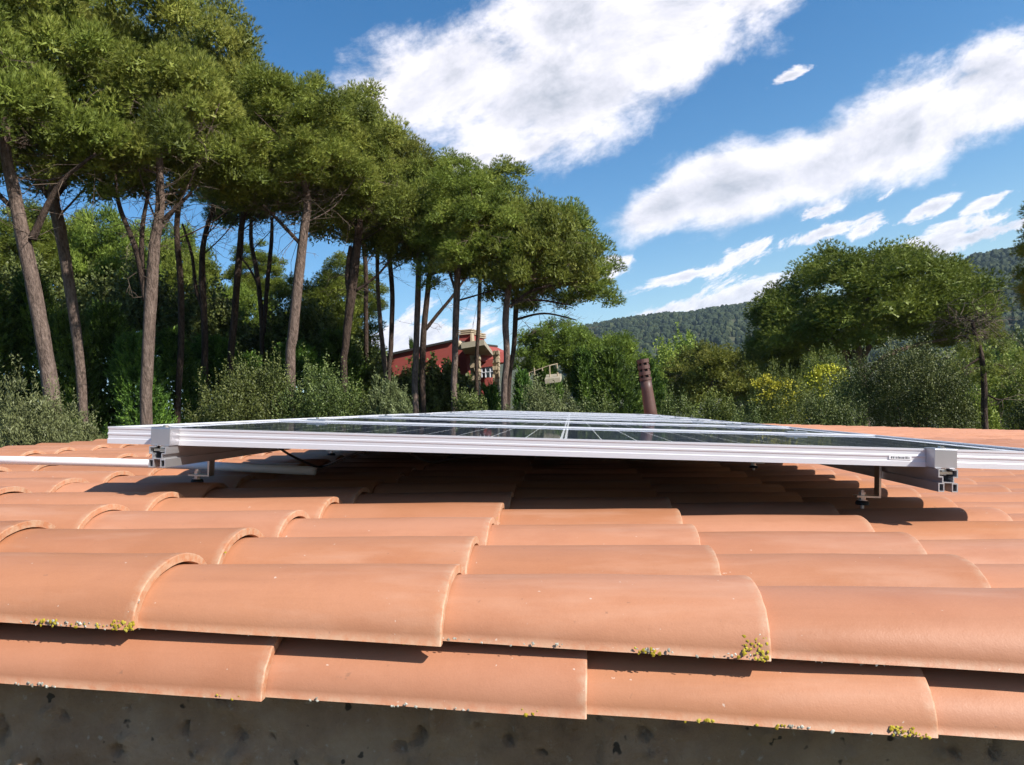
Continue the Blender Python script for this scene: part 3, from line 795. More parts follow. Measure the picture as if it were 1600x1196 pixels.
# black cables sagging under the panels
def cable(pix, h, lab, r=.0032):
    mb = MB(); pts = []
    for (x, y, hh) in pix:
        a, b = roof_hit(x, y, hh); pts.append(RW(a, b, hh))
    fine = []
    for i in range(len(pts)-1):
        for s in range(6):
            t = s/6; p0 = pts[max(i-1, 0)]; p1 = pts[i]; p2 = pts[i+1]; p3 = pts[min(i+2, len(pts)-1)]
            fine.append(0.5*((2*p1)+(-p0+p2)*t+(2*p0-5*p1+4*p2-p3)*t*t+(-p0+3*p1-3*p2+p3)*t**3))
    fine.append(pts[-1]); mb.tube(fine, r, 8)
    tag(mb.build('panel_cable', BLACKC, None, True), lab, 'cable', 'cables hanging under the panels')
cable([(436, 700, .12), (455, 712, .14), (490, 728, .18), (505, 729, .19), (540, 715, .15), (570, 706, .125)], 0, 'black cable sagging to the tiles beneath the left half of the near panel')
cable([(640, 708, .12), (672, 722, .155), (712, 716, .14), (760, 712, .125)], 0, 'short black cable loop under the middle of the near panel')

# ------------------------------------------------------------------ rusty chimney pipe standing on the far roof
cv = 12.6
ca_, _b = roof_hit(1021, 662, .23)
cz = RW(ca_, _b, .35)
root = empty('chimney_pipe', cz, 'rusty brown metal chimney pipe with slotted cap, on the roof behind the panels', 'chimney')
sc_ = _b*1.0/F
H1 = 112*sc_*1.02
hh = lambda t: cz+np.array([0, 0, H1*t])
r0 = 10.8*sc_; r1 = 8.6*sc_; r2 = 9.3*sc_
mb = MB(); mb.tube([hh(0), hh(.30), hh(.58), hh(.70)], [r0, r0*.9, r1*1.02, r1], 24); mb.build('flue', RUST, root, True)
mb = MB(); mb.tube([hh(.695), hh(.73)], r2*1.02, 24); mb.build('cap_ring', RUST, root)
tt = .73
for g in range(3):
    n = 6
    for j in range(n):
        a = 2*math.pi*(j+.25)/n; e = np.array([math.cos(a), math.sin(a), 0])*r2*.9; tg = np.array([-math.sin(a), math.cos(a), 0])*r2*.17
        c = hh(tt); mb = MB(); mb.prism([c+e-tg, c+e+tg, c+e*.85+tg, c+e*.85-tg], (0, 0, H1*.034)); mb.build('cap_post', RUST, root)
    tt += .034
    mb = MB(); mb.tube([hh(tt), hh(tt+.050)], r2, 24); mb.build('cap_ring', RUST, root, False)
    tt += .050
mb = MB(); mb.tube([hh(.71), hh(tt-.01)], r2*.55, 12); mb.build('inner_flue', DARKIN, root)

# ------------------------------------------------------------------ red house behind the pines
DH = 36.0
root = empty('red_house', P(680, 690, DH+4), 'red rendered house with sloping parapet and concrete canopy behind the pine trunks', 'house')
def face(pix, name, mat, z=DH, depth=4.0, dirv=None):
    mb = MB(); d = np.array([0.25, 1, 0])*depth if dirv is None else np.array(dirv)
    mb.prism([P(x, y, z) for x, y in pix], d); return mb.build(name, mat, root)
face([(572, 590), (574, 563), (650, 546), (706, 534), (729, 545), (729, 563), (684, 572), (600, 592)], 'parapet_wall', REDW, DH, 6)
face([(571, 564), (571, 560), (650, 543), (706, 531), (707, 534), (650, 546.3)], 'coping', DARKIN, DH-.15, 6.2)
face([(600, 700), (600, 592.3), (684, 572.3), (688, 590), (690, 700)], 'lower_wall', REDW, DH+.5, 5)
face([(662, 572), (684, 570), (690, 592), (700, 700), (668, 700)], 'buttress', REDW, DH-.3, .8)
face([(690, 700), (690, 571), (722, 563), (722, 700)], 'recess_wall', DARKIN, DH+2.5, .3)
face([(695, 620), (695, 576), (709, 573), (709, 620)], 'curtain', CREAM, DH+2.2, .05)
face([(720, 700), (719, 564), (728, 562), (733, 600), (734, 700)], 'pillar', REDW, DH-.2, .6)
face([(728, 620), (728, 550), (750, 549), (768, 564), (768, 640), (735, 640)], 'end_wall', REDW, DH+3.2, .4)
# chimney stack with louvred cream tops
for (x0, x1, yt, zz_) in ((717, 735, 516, DH+1.5), (736, 743, 521, DH+2.4)):
    o = face([(x0, 545), (x0, yt+8), (x1, yt+6), (x1+2, 545)], 'chimney_stack', REDW, zz_, 1.2)
    for q in range(3):
        face([(x0-1, yt+8-q*3), (x0-1, yt+6.2-q*3), (x1+1, yt+4.2-q*3), (x1+1, yt+6-q*3)], 'louvre', CREAM, zz_-.1, 1.4)
face([(735, 545), (735, 521), (737, 521), (739, 545)], 'chimney_trim', CREAM, DH+1.2, .3)
# canopy slab
c0, c1, c2_, c3 = P(721, 545, 33), P(757, 538.5, 33), P(776, 563, 43), P(736, 571, 43)
for c in (c1, c2_, c3): c[2] = c[2]*.35+(c0[2])*.65
mb = MB(); mb.prism([c0, c1, c2_, c3], (0, 0, .24)); mb.build('canopy_slab', CONC, root)
face([(714, 532), (722, 541), (725, 547), (716, 547)], 'canopy_corner', CREAM, 33.4, .4)
# lit band and window under the canopy
face([(748, 575), (748, 563), (774, 561), (774, 572)], 'window_band', REDW, DH+2.6, .3)
w_ = face([(752, 590), (752, 576), (771, 573), (772, 590)], 'window', WINGL, DH+2.8, .1)
for xx in (752, 758, 765, 771):
    face([(xx, 590), (xx, 576), (xx+1.0, 576), (xx+1.0, 590)], 'window_frame', CURT, DH+2.65, .1)
face([(752, 576), (752, 575), (771, 572.4), (771, 573.5)], 'window_frame', CURT, DH+2.65, .1)
face([(752, 583), (752, 582), (771, 580), (771, 581)], 'window_frame', CURT, DH+2.65, .1)
# rubble columns: stones piled one by one
def stone_column(x0, x1, y0, y1, z, n, lean=0.0):
    for i in range(n):
        for j in range(2):
            y = y1+(y0-y1)*(i+.5)/n; hw = (x1-x0)/4; x = x0+hw*(1+2*j)+lean*(1-(i+.5)/n)*(x1-x0)
            c = P(x, y, z+rnd.uniform(-.1, .1)); s = np.array([hw/F*z*1.02, .35, abs(y1-y0)/n/F*z*.52])
            mb = MB()
            cor = [c+s*np.array(q)*rnd.uniform(.82, 1.1) for q in ((-1, -1, -1), (1, -1, -1), (1, 1, -1), (-1, 1, -1), (-1, -1, 1), (1, -1, 1), (1, 1, 1), (-1, 1, 1))]
            mb.hexa(cor); mb.build('stone', STONE, root)
stone_column(736, 750, 640, 556, DH-.8, 13)
stone_column(771, 780, 615, 549, DH+.5, 11, 0.0)

# balcony terrace beyond the shrubs
root = empty('balcony', P(865, 605, 31), 'small concrete balcony with thin wooden posts and rail among the shrubs', 'balcony')
mb = MB(); b0_, b1_, b2_, b3_ = P(852, 600, 30), P(876, 597, 30), P(878, 590.5, 31.4), P(855, 592, 31.4)
mb.prism([b0_, b1_, b2_, b3_], (0, 0, .17)); mb.build('slab', CONC, root)
for (x, ya, yb, w) in ((858.5, 571, 590, 1.1), (870, 569, 576, 1.1), (871, 582, 592, 1.4), (834.5, 575, 586, 1.1), (826.5, 583, 596, 1.1), (847, 576, 580, 1.0)):
    mb = MB(); mb.tube([P(x+.8, yb, 30.6), P(x, ya, 30.6)], w/F*30, 6); mb.build('post', CREAM, root)
mb = MB(); mb.tube([P(826, 583, 30.6), P(858, 571.5, 30.6), P(871, 568.5, 31.5)], .6/F*30, 6); mb.build('rail', CREAM, root)

# ------------------------------------------------------------------ foliage builders (numpy)
def unit(a): return a/(np.linalg.norm(a, axis=-1, keepdims=True)+1e-9)
def rdir(n, rs): return unit(rs.normal(size=(n, 3)))
def blades(Pn, D, L, W, rs, q=None):
    n = len(Pn); s = unit(np.cross(D, rdir(n, rs) if q is None else unit(q+rdir(n, rs)*.38)))*(np.asarray(W).reshape(-1, 1)/2)
    return np.stack([Pn-s, Pn+s, Pn+D*np.asarray(L).reshape(-1, 1)], 1).reshape(-1, 3)
def leaves(Pn, D, L, W, rs):
    n = len(Pn); s = unit(np.cross(D, rdir(n, rs)))*(np.asarray(W).reshape(-1, 1)/2); l = D*np.asarray(L).reshape(-1, 1)
    return np.stack([Pn, Pn+l*.5+s, Pn+l, Pn+l*.5-s], 1).reshape(-1, 3)
def fib(n, rs, zmin=-1.0):
    i = np.arange(n)+.5; z = zmin+(1-zmin)*i/n; ph = i*2.399963+rs.uniform(0, 6)
    r = np.sqrt(np.maximum(0, 1-z*z)); return np.stack([r*np.cos(ph), r*np.sin(ph), z], 1)

def pine_crown(seed, prad=.58, n_puff=78, tufts=105, nb=14, Rr=3.0, Hh=2.6, needle=.15, mat=None, width=.016, flat=0.25, heart=1.0, radlo=.62):
    """umbrella pine crown about its base centre: radius Rr, height Hh"""
    rs = np.random.RandomState(seed)
    d = fib(n_puff, rs, -0.38); d = unit(d+rs.normal(size=d.shape)*.13)
    low = d[:, 2] < 0
    rad = rs.uniform(radlo, .98, n_puff); rad[rs.rand(n_puff) < .22] *= .85
    C = d*rad[:, None]*np.array([Rr, Rr, Hh]); C[:, 2] = np.where(C[:, 2] < 0, C[:, 2]*flat*1.9, C[:, 2])
    C[:, 2] += Hh*.22
    # inner masses
    ni = n_puff//4; di = fib(ni, rs, -.2); Ci = di*rs.uniform(.3, .62, ni)[:, None]*np.array([Rr, Rr, Hh]); Ci[:, 2] += Hh*.2
    C = np.concatenate([C, Ci]); d = np.concatenate([d, di]); npf = len(C)
    pr = prad*rs.uniform(.75, 1.2, npf)
    tone = rs.normal(0.5, .2, npf)
    cnt = (tufts*(pr/prad)**2).astype(int); cnt[n_puff:] = (cnt[n_puff:]*.6).astype(int)
    idx = np.repeat(np.arange(npf), cnt); n = len(idx)
    ax = unit(d*.75+np.array([0, 0, .75]))[idx]
    q = rdir(n, rs); q = unit(q+ax*.5); q[:, 2] = np.where(q[:, 2] < -.12, -q[:, 2]*.8-.1, q[:, 2]); q = unit(q)
    rr = pr[idx]*(1-rs.rand(n)**2*.45)
    T = C[idx]+q*rr[:, None]*np.array([1, 1, 1.3])
    T += rs.normal(size=T.shape)*.03
    td = unit(q*.9+np.array([0, 0, .25])+rs.normal(size=q.shape)*.28)
    i2 = np.repeat(np.arange(n), nb); m_ = len(i2)
    nd = unit(td[i2]*.95+rdir(m_, rs)*.52)
    L = needle*rs.uniform(.65, 1.2, m_); Wd = width*rs.uniform(.7, 1.2, m_)
    Pn = T[i2]-td[i2]*needle*.3*rs.rand(m_)[:, None]
    V3 = blades(Pn, nd, L, Wd, rs, q[i2])
    tint = np.clip(tone[idx]+rs.normal(0, .16, n), 0, 1)[i2]
    tint = np.clip(tint+rs.normal(0, .06, m_), 0, 1)
    # dense hearts of the clumps: larger blades added so less light passes, tinted darker
    nh = int(230*heart); ih = np.repeat(np.arange(npf), nh); qh = rdir(len(ih), rs); qh[:, 2] = np.where(qh[:, 2] < -.2, -qh[:, 2], qh[:, 2])
    Ph = C[ih]+qh*(pr[ih]*rs.uniform(.38, .72, len(ih)))[:, None]*np.array([1, 1, 1.25])
    Dh = unit(rdir(len(ih), rs)+qh*.35+np.array([0, 0, .25])); Lh = prad*.36*rs.uniform(.6, 1.2, len(ih))
    hv = blades(Ph-Dh*Lh[:, None]*.5, Dh, Lh, Lh*.30, rs, qh)
    ht = np.clip(tone[ih]*.8+rs.normal(0, .12, len(ih)), 0, 1)
    me = npmesh('needles_crown', np.concatenate([V3, hv]), 3, mat or PINE, np.concatenate([tint, ht]))
    return me, C
def bush(seed, n_cl=110, per=150, leaf=.05, lw=.026, mat=None, shape='round', up=.2):
    rs = np.random.RandomState(seed)
    d = fib(n_cl, rs, -.3); d = unit(d+rs.normal(size=d.shape)*.15)
    C = d*rs.uniform(.55, .95, n_cl)[:, None]
    nz = np.array([mnoise.noise(Vector(tuple(x*1.6))+Vector((seed, 0, 0))) for x in d]); C *= (1+nz*.7)[:, None]
    C[:, 2] = C[:, 2]*.5+.48
    pr = rs.uniform(.12, .24, n_cl); idx = np.repeat(np.arange(n_cl), per); n = len(idx)
    q = unit(rdir(n, rs)+d[idx]*.5+np.array([0, 0, up])); rr = pr[idx]*(1-rs.rand(n)**2*.6)
    Pn = C[idx]+q*rr[:, None]
    # shoots sticking out of the outline
    ns = n_cl*3; si = rs.randint(0, n_cl, ns); sb = C[si]+unit(d[si]+rs.normal(size=(ns, 3))*.5)*pr[si][:, None]
    sdir = unit(d[si]*.6+np.array([0, 0, .9])+rs.normal(size=(ns, 3))*.3); k = 10
    tt = np.tile(np.linspace(0, 1, k), ns); i3 = np.repeat(np.arange(ns), k)
    Ps = sb[i3]+sdir[i3]*(tt*.17)[:, None]
    Pn = np.concatenate([Pn, Ps]); dirs = np.concatenate([unit(q*.6+rdir(n, rs)*.8+np.array([0, 0, up])), unit(sdir[i3]*.6+rdir(len(i3), rs)*.9)])
    tone = rs.normal(.45, .13, n_cl)
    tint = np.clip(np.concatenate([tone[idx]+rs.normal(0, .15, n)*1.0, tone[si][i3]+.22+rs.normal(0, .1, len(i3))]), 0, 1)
    return Pn, dirs, tint, rs, leaf, lw, mat
def bush_mesh(size, *a, **k):
    """size: real (rx, ry, height) so that the leaves keep their true size"""
    Pn, D, t, rs, leaf, lw, mat = bush(*a, **k)
    Pn = Pn*np.array(size)
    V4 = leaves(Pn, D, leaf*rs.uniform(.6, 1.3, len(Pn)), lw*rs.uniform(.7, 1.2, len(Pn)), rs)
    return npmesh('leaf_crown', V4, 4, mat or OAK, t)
def conifer_mesh(seed, Rr, Hh, n=1900, k=16, mat=None, tip=.5, leaf=.11):
    """dense cypress: upswept flat sprays over a tall cone"""
    rs = np.random.RandomState(seed)
    t = rs.rand(n)**1.15; ph = rs.uniform(0, 2*math.pi, n)
    prof = np.clip((1-t)**(tip*.6), .02, 1)*(.82+.18*np.sin(t*9+seed))
    lump = np.array([mnoise.noise(Vector((math.cos(a)*1.5, math.sin(a)*1.5, z*Hh*.45+seed))) for a, z in zip(ph, t)])
    r = Rr*prof*(.8+.55*lump)*(1-rs.rand(n)**2*.5)
    B = np.stack([r*np.cos(ph), r*np.sin(ph), t*Hh], 1)
    out = np.stack([np.cos(ph), np.sin(ph), np.zeros(n)], 1)
    sd_ = unit(out*.75+np.array([0, 0, .62])+rs.normal(size=(n, 3))*.22)
    side = unit(np.cross(sd_, np.array([0, 0, 1.])+rs.normal(size=(n, 3))*.3))
    Ls = rs.uniform(.35, .75, n)*(.6+.5*prof)*min(1, Rr/1.2)
    i2 = np.repeat(np.arange(n), k); s = np.tile((np.arange(k)+.5)/k, n); sg = np.tile(np.where(np.arange(k) % 2, 1, -1), n)
    Pn = B[i2]+sd_[i2]*(s*Ls[i2])[:, None]
    D = unit(sd_[i2]*.8+side[i2]*(sg*(.95-.6*s))[:, None]+rs.normal(size=(len(i2), 3))*.2)
    L = leaf*(1.25-.7*s)*rs.uniform(.7, 1.2, len(i2))
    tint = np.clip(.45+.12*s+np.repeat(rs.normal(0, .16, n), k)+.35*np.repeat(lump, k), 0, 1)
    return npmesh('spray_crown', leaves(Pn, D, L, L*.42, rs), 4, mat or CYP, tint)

# ------------------------------------------------------------------ pines
CROWNS = [pine_crown(101+i, n_puff=[66, 74, 60][i], tufts=172, nb=15, Rr=2.4, Hh=5.0, prad=.60, needle=.145, width=.0125) for i in range(3)]
ROUND = [pine_crown(141+i, n_puff=[60, 70][i], tufts=100, nb=12, Rr=3.0, Hh=3.0, prad=.62, needle=.16, width=.022) for i in range(2)]
def curve(pts, n=10):
    pts = [np.array(p, float) for p in pts]; out = []
    for i in range(len(pts)-1):
        p0 = pts[max(i-1, 0)]; p1 = pts[i]; p2 = pts[i+1]; p3 = pts[min(i+2, len(pts)-1)]
        for s in range(n):
            t = s/n; out.append(0.5*((2*p1)+(-p0+p2)*t+(2*p0-5*p1+4*p2-p3)*t*t+(-p0+3*p1-3*p2+p3)*t**3))
    out.append(pts[-1]); return out
def twig_cloud(root, base, ends, n, name='twigs', mat=None, spread=.9, length=1.0, r=.006):
    """fine bare twigs growing from the limbs"""
    rs = np.random.RandomState(int(abs(base[0]*100)) % 9999+n); mb = MB()
    for _ in range(n):
        e = ends[rs.randint(len(ends))]; t = rs.uniform(.04, 1.0); p = e[int(t*(len(e)-1))]
        d = unit(rs.normal(size=3)*np.array([1, 1, .45])+np.array([0, 0, -.05])); L = length*rs.uniform(.4, 1.1)
        q = p+d*L*.5+rs.normal(size=3)*.07; e2 = p+d*L+rs.normal(size=3)*.15+np.array([0, 0, -.12*rs.rand()])
        mb.tube([p, q, e2], [r*1.3, r, r*.5], 3, cap=False)
        for __ in range(3):
            d2 = unit(d+rs.normal(size=3)*.8); s = q+(e2-q)*rs.rand(); mb.tube([s, s+d2*L*.32], [r*.7, r*.35], 3, cap=False)
    return mb.build(name, mat or TWIG, root, kind='stuff')
def pine(label, trunk, z, crown, cz=None, variant=0, forks=(), bark_mat=None, group='umbrella pines in a row behind the roof', nl=8, twigs=150, mat=None, rs_=None, name='pine_tree', limb_r=.30, cmesh=None):
    """trunk: list of (x, y, width) in the photo from low to high; crown: (cx, top, bottom, half width)"""
    rs = random.Random(variant*13+int(trunk[0][0]))
    base = P(trunk[0][0], trunk[0][1], z); gx, gy = base[0], base[1]
    # carry the trunk on down to the ground along its own lean
    p1 = P(trunk[1][0], trunk[1][1], z); lean = (base-p1)/max(.1, abs(base[2]-p1[2]))
    g = ground(gx, gy); drop = max(.3, base[2]-g+.15)
    foot = base+np.array([lean[0]*.5, lean[1]*.5, -1])*drop
    root = empty(name, (foot[0], foot[1], foot[2]+.1), label, 'tree', group)
    pts = [foot]+[P(x, y, z) for x, y, w in trunk]; trunk = [(x, y, w*.76) for x, y, w in trunk]; w0 = trunk[0][2]/F*z/2
    rad = [w0*1.22]+[w/F*z/2 for x, y, w in trunk]
    cxp, top, bot, hw = crown; czz = cz or z
    ctop = P(cxp, top, czz); cbot = P(cxp, bot, czz); cr = hw/F*czz; chh = np.linalg.norm(ctop-cbot)
    cb = cbot.copy(); cb[:2] = ((ctop+cbot)/2)[:2]
    # extend the leader into the crown
    lead = cb+np.array([0, 0, chh*.45]); pts.append(pts[-1]*.45+lead*.55); rad.append(rad[-1]*.62); pts.append(lead); rad.append(rad[-1]*.5)
    cpts = curve(pts, 6); rr = np.interp(np.linspace(0, len(rad)-1, len(cpts)), range(len(rad)), rad)
    mb = MB(); mb.tube(cpts, list(rr), 12, jit=.045)
    mb.build('trunk', bark_mat or BARK, root, True)
    ends = []
    topi = [p for p in cpts if p[2] > P(trunk[-1][0], trunk[-1][1], z)[2]-.7]
    if len(topi) < 4: topi = cpts[-8:]
    for i in range(nl):
        s = topi[min(len(topi)-2, int(len(topi)*(i+.3)/nl*.85))]
        a = 2*math.pi*(i*.382+rs.random()*.12); fr = rs.uniform(.5, .86)
        e = cb+np.array([math.cos(a)*cr*fr, math.sin(a)*cr*fr, chh*rs.uniform(.12, .42)])
        if e[2] < s[2]+.2: e[2] = s[2]+rs.uniform(.2, .8)
        mid = s*.5+e*.5+np.array([rs.uniform(-.25, .25), rs.uniform(-.25, .25), -.12*np.linalg.norm(e-s)])
        lp = curve([s, mid, e], 6); r0_ = max(.018, float(np.interp(s[2], [cpts[0][2], cpts[-1][2]], [rad[1], rad[-1]]))*limb_r*1.6)
        mb = MB(); mb.tube(lp, list(np.linspace(r0_, r0_*.35, len(lp))), 7, jit=.06); mb.build('limb', bark_mat or BARK, root, True)
        ends.append(lp)
    for fk in forks:
        fp = curve([P(x, y, z) for x, y, w in fk], 6); rf = np.interp(np.linspace(0, len(fk)-1, len(fp)), range(len(fk)), [w*.8/F*z/2 for x, y, w in fk])
        mb = MB(); mb.tube(fp, list(rf), 8, jit=.05); mb.build('limb', bark_mat or BARKD, root, True); ends.append(fp)
    if twigs: twig_cloud(root, foot, ends, twigs)
    tall = chh > 2.0*cr
    me, _ = cmesh or (CROWNS[variant % 3] if tall else ROUND[variant % 2])
    R0, H0 = (2.4, 6.6) if tall and not cmesh else (3.06, 4.1)
    M4 = Matrix.Translation(Vector(cb)) @ Matrix.Rotation(rs.uniform(0, 6.28), 4, 'Z') @ Matrix.Diagonal((cr/R0, cr/R0, chh/H0, 1))
    o = add('crown', me, root, None, M4, 'stuff')
    if mat: o.material_slots[0].link = 'OBJECT'; o.material_slots[0].material = mat
    return root

G1 = 'umbrella pines in a row behind the roof'
pine('tall pine whose thick trunk leans left beyond the roof ridge, leftmost of the row', [(84, 640, 31), (62, 500, 29), (38, 380, 28), (22, 300, 25), (8, 230, 20)], 15, (15, -170, 292, 150), variant=0,
     forks=[[(50, 375, 16), (75, 320, 12), (100, 280, 9), (150, 240, 5)], [(20, 325, 12), (-5, 300, 8), (-30, 260, 5)]], group=G1)
pine('pine with slim trunk bending right beside the thick leaning one', [(134, 690, 19), (124, 560, 19), (106, 430, 21), (92, 350, 24), (84, 300, 22)], 18, (120, -110, 300, 150), variant=1,
     forks=[[(90, 330, 13), (60, 285, 10), (30, 250, 7)], [(86, 310, 10), (120, 270, 8), (165, 240, 5)]], group=G1)
pine('straight stout pine with a forked second stem left of it, just left of the panels', [(229, 670, 24), (231, 560, 24), (236, 460, 25), (242, 380, 22), (250, 320, 18)], 17, (245, -70, 318, 128), variant=2,
     forks=[[(229, 470, 16), (218, 410, 13), (205, 370, 10), (186, 320, 8), (180, 270, 5)], [(222, 420, 10), (222, 360, 9), (232, 300, 6)], [(248, 350, 10), (275, 325, 8), (300, 300, 5)]], group=G1)
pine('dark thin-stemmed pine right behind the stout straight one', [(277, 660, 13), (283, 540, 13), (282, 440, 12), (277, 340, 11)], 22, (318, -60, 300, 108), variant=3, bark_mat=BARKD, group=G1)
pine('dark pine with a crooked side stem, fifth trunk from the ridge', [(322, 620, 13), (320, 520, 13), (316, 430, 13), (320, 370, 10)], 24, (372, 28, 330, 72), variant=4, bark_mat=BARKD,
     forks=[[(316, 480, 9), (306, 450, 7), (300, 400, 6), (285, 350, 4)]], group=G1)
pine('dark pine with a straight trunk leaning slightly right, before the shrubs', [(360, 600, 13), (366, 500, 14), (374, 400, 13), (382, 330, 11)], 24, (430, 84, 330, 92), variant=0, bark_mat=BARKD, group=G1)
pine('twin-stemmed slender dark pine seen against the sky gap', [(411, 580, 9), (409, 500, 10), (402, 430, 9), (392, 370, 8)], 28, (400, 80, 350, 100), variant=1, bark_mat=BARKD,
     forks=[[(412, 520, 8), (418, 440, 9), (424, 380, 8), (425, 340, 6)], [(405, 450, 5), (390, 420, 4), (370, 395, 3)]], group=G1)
pine('pine with pale lit trunk rising from the oak shrubs', [(454, 600, 20), (458, 520, 21), (466, 440, 21), (474, 370, 18), (480, 310, 15)], 19, (452, 88, 330, 118), variant=2,
     forks=[[(468, 380, 8), (440, 350, 7), (410, 320, 5)]], group=G1)
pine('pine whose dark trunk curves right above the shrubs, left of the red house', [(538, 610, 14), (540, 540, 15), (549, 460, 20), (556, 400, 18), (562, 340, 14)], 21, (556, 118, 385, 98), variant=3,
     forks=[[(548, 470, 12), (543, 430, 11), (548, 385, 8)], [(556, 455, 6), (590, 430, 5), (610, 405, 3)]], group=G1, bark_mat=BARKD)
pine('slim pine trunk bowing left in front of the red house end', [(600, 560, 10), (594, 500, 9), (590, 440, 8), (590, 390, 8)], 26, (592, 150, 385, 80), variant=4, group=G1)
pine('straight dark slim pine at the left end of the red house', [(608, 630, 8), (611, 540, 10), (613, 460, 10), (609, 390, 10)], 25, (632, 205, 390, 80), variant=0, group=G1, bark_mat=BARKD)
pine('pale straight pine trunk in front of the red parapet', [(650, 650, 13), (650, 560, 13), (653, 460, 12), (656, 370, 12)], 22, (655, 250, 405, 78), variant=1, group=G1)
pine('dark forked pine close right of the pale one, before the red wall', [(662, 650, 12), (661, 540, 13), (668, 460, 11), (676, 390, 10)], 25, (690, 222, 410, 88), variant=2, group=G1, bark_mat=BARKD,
     forks=[[(665, 515, 8), (685, 490, 7), (708, 462, 6), (730, 430, 4)], [(672, 430, 5), (700, 420, 5), (740, 405, 3)]])
pine('pale pine trunk before the red house corner and canopy', [(711, 650, 13), (711, 560, 13), (713, 480, 14), (717, 400, 13)], 21, (738, 228, 440, 92), variant=3, group=G1, twigs=90,
     forks=[[(712, 455, 6), (700, 420, 5), (690, 395, 3)], [(716, 470, 4), (750, 460, 3), (785, 450, 2)]])
pine('pale lit trunk of the last pine in the row, beside its dark twin', [(788, 650, 13), (792, 560, 13), (790, 500, 14), (797, 440, 12)], 21, (830, 282, 468, 95), variant=4, group=G1, twigs=80,
     forks=[[(796, 480, 7), (830, 455, 6), (870, 445, 4), (910, 440, 2)], [(800, 470, 5), (850, 470, 4), (895, 478, 2)]])
pine('dark twin trunk of the last pine, right end of the row', [(794, 640, 9), (803, 540, 10), (807, 470, 11), (812, 420, 10)], 24, (872, 296, 490, 84), variant=0, group=G1, bark_mat=BARKD, twigs=60,
     forks=[[(806, 480, 7), (840, 430, 6), (880, 400, 4)], [(806, 500, 5), (850, 490, 4), (900, 500, 2)]])
pine('pine filling the skyline behind the middle of the row', [(575, 600, 9), (572, 500, 9), (570, 400, 9)], 29, (535, 105, 330, 95), variant=1, group=G1, bark_mat=BARKD, nl=5)
pine('pine showing its top between the two middle crowns', [(745, 620, 8), (748, 500, 8), (752, 420, 8)], 29, (775, 232, 430, 90), variant=2, group=G1, bark_mat=BARKD, nl=5)

G2 = 'pines standing farther back behind the row'
B2 = [('sunlit small pine seen between the two leftmost trunks', 110, 330, 450, 75, 33, 1), ('pale green pine behind the stout straight trunk', 195, 400, 530, 85, 34, 2),
      ('bright pine crown between the dark thin trunks', 285, 375, 520, 75, 36, 3), ('round bright pine crown in the gap left of the twin stems', 385, 430, 545, 60, 36, 4),
      ('broad dark pine crown behind the pale lit trunk', 505, 408, 590, 88, 31, 0), ('small pine crown over the hedge at the far left', -10, 370, 520, 90, 32, 3),
      ('hazy pine crown low between stout and dark trunks', 330, 440, 560, 50, 42, 1), ('olive pine crown just above the cypress screen at the left', 40, 300, 450, 72, 31, 0), ('olive pine crown filling the gap right of the slim bending trunk', 165, 312, 455, 72, 32, 4),
      ('small olive pine crown left of the forked stem', 268, 335, 450, 58, 37, 2), ('olive pine crown behind the sixth and seventh trunks', 400, 372, 470, 48, 38, 1), ('olive pine crown right of the pale lit trunk', 545, 385, 500, 55, 35, 3)]
for lab, x, t, b, hw, z, v in B2:
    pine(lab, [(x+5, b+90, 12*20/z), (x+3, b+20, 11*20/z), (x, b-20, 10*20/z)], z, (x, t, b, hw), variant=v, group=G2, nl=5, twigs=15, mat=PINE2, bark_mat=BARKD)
pine('pine with layered crown beyond the right end of the row', [(838, 640, 9), (836, 560, 8), (832, 520, 8)], 34, (870, 488, 585, 72), variant=2, group=G2, nl=7, mat=PINE2, bark_mat=BARKD)
pine('low rounded pine left of the chimney pipe', [(960, 640, 8), (958, 590, 8)], 36, (945, 515, 610, 80), variant=3, group=G2, nl=5, mat=PINE2)
pine('broad round pine right of the chimney pipe', [(1110, 660, 10), (1108, 610, 10)], 38, (1115, 524, 632, 88), variant=4, group=G2, nl=5)
pine('small pine behind the yellow mimosa', [(1190, 650, 8), (1190, 610, 8)], 44, (1195, 550, 625, 60), variant=0, group=G2, nl=5, mat=PINE2)

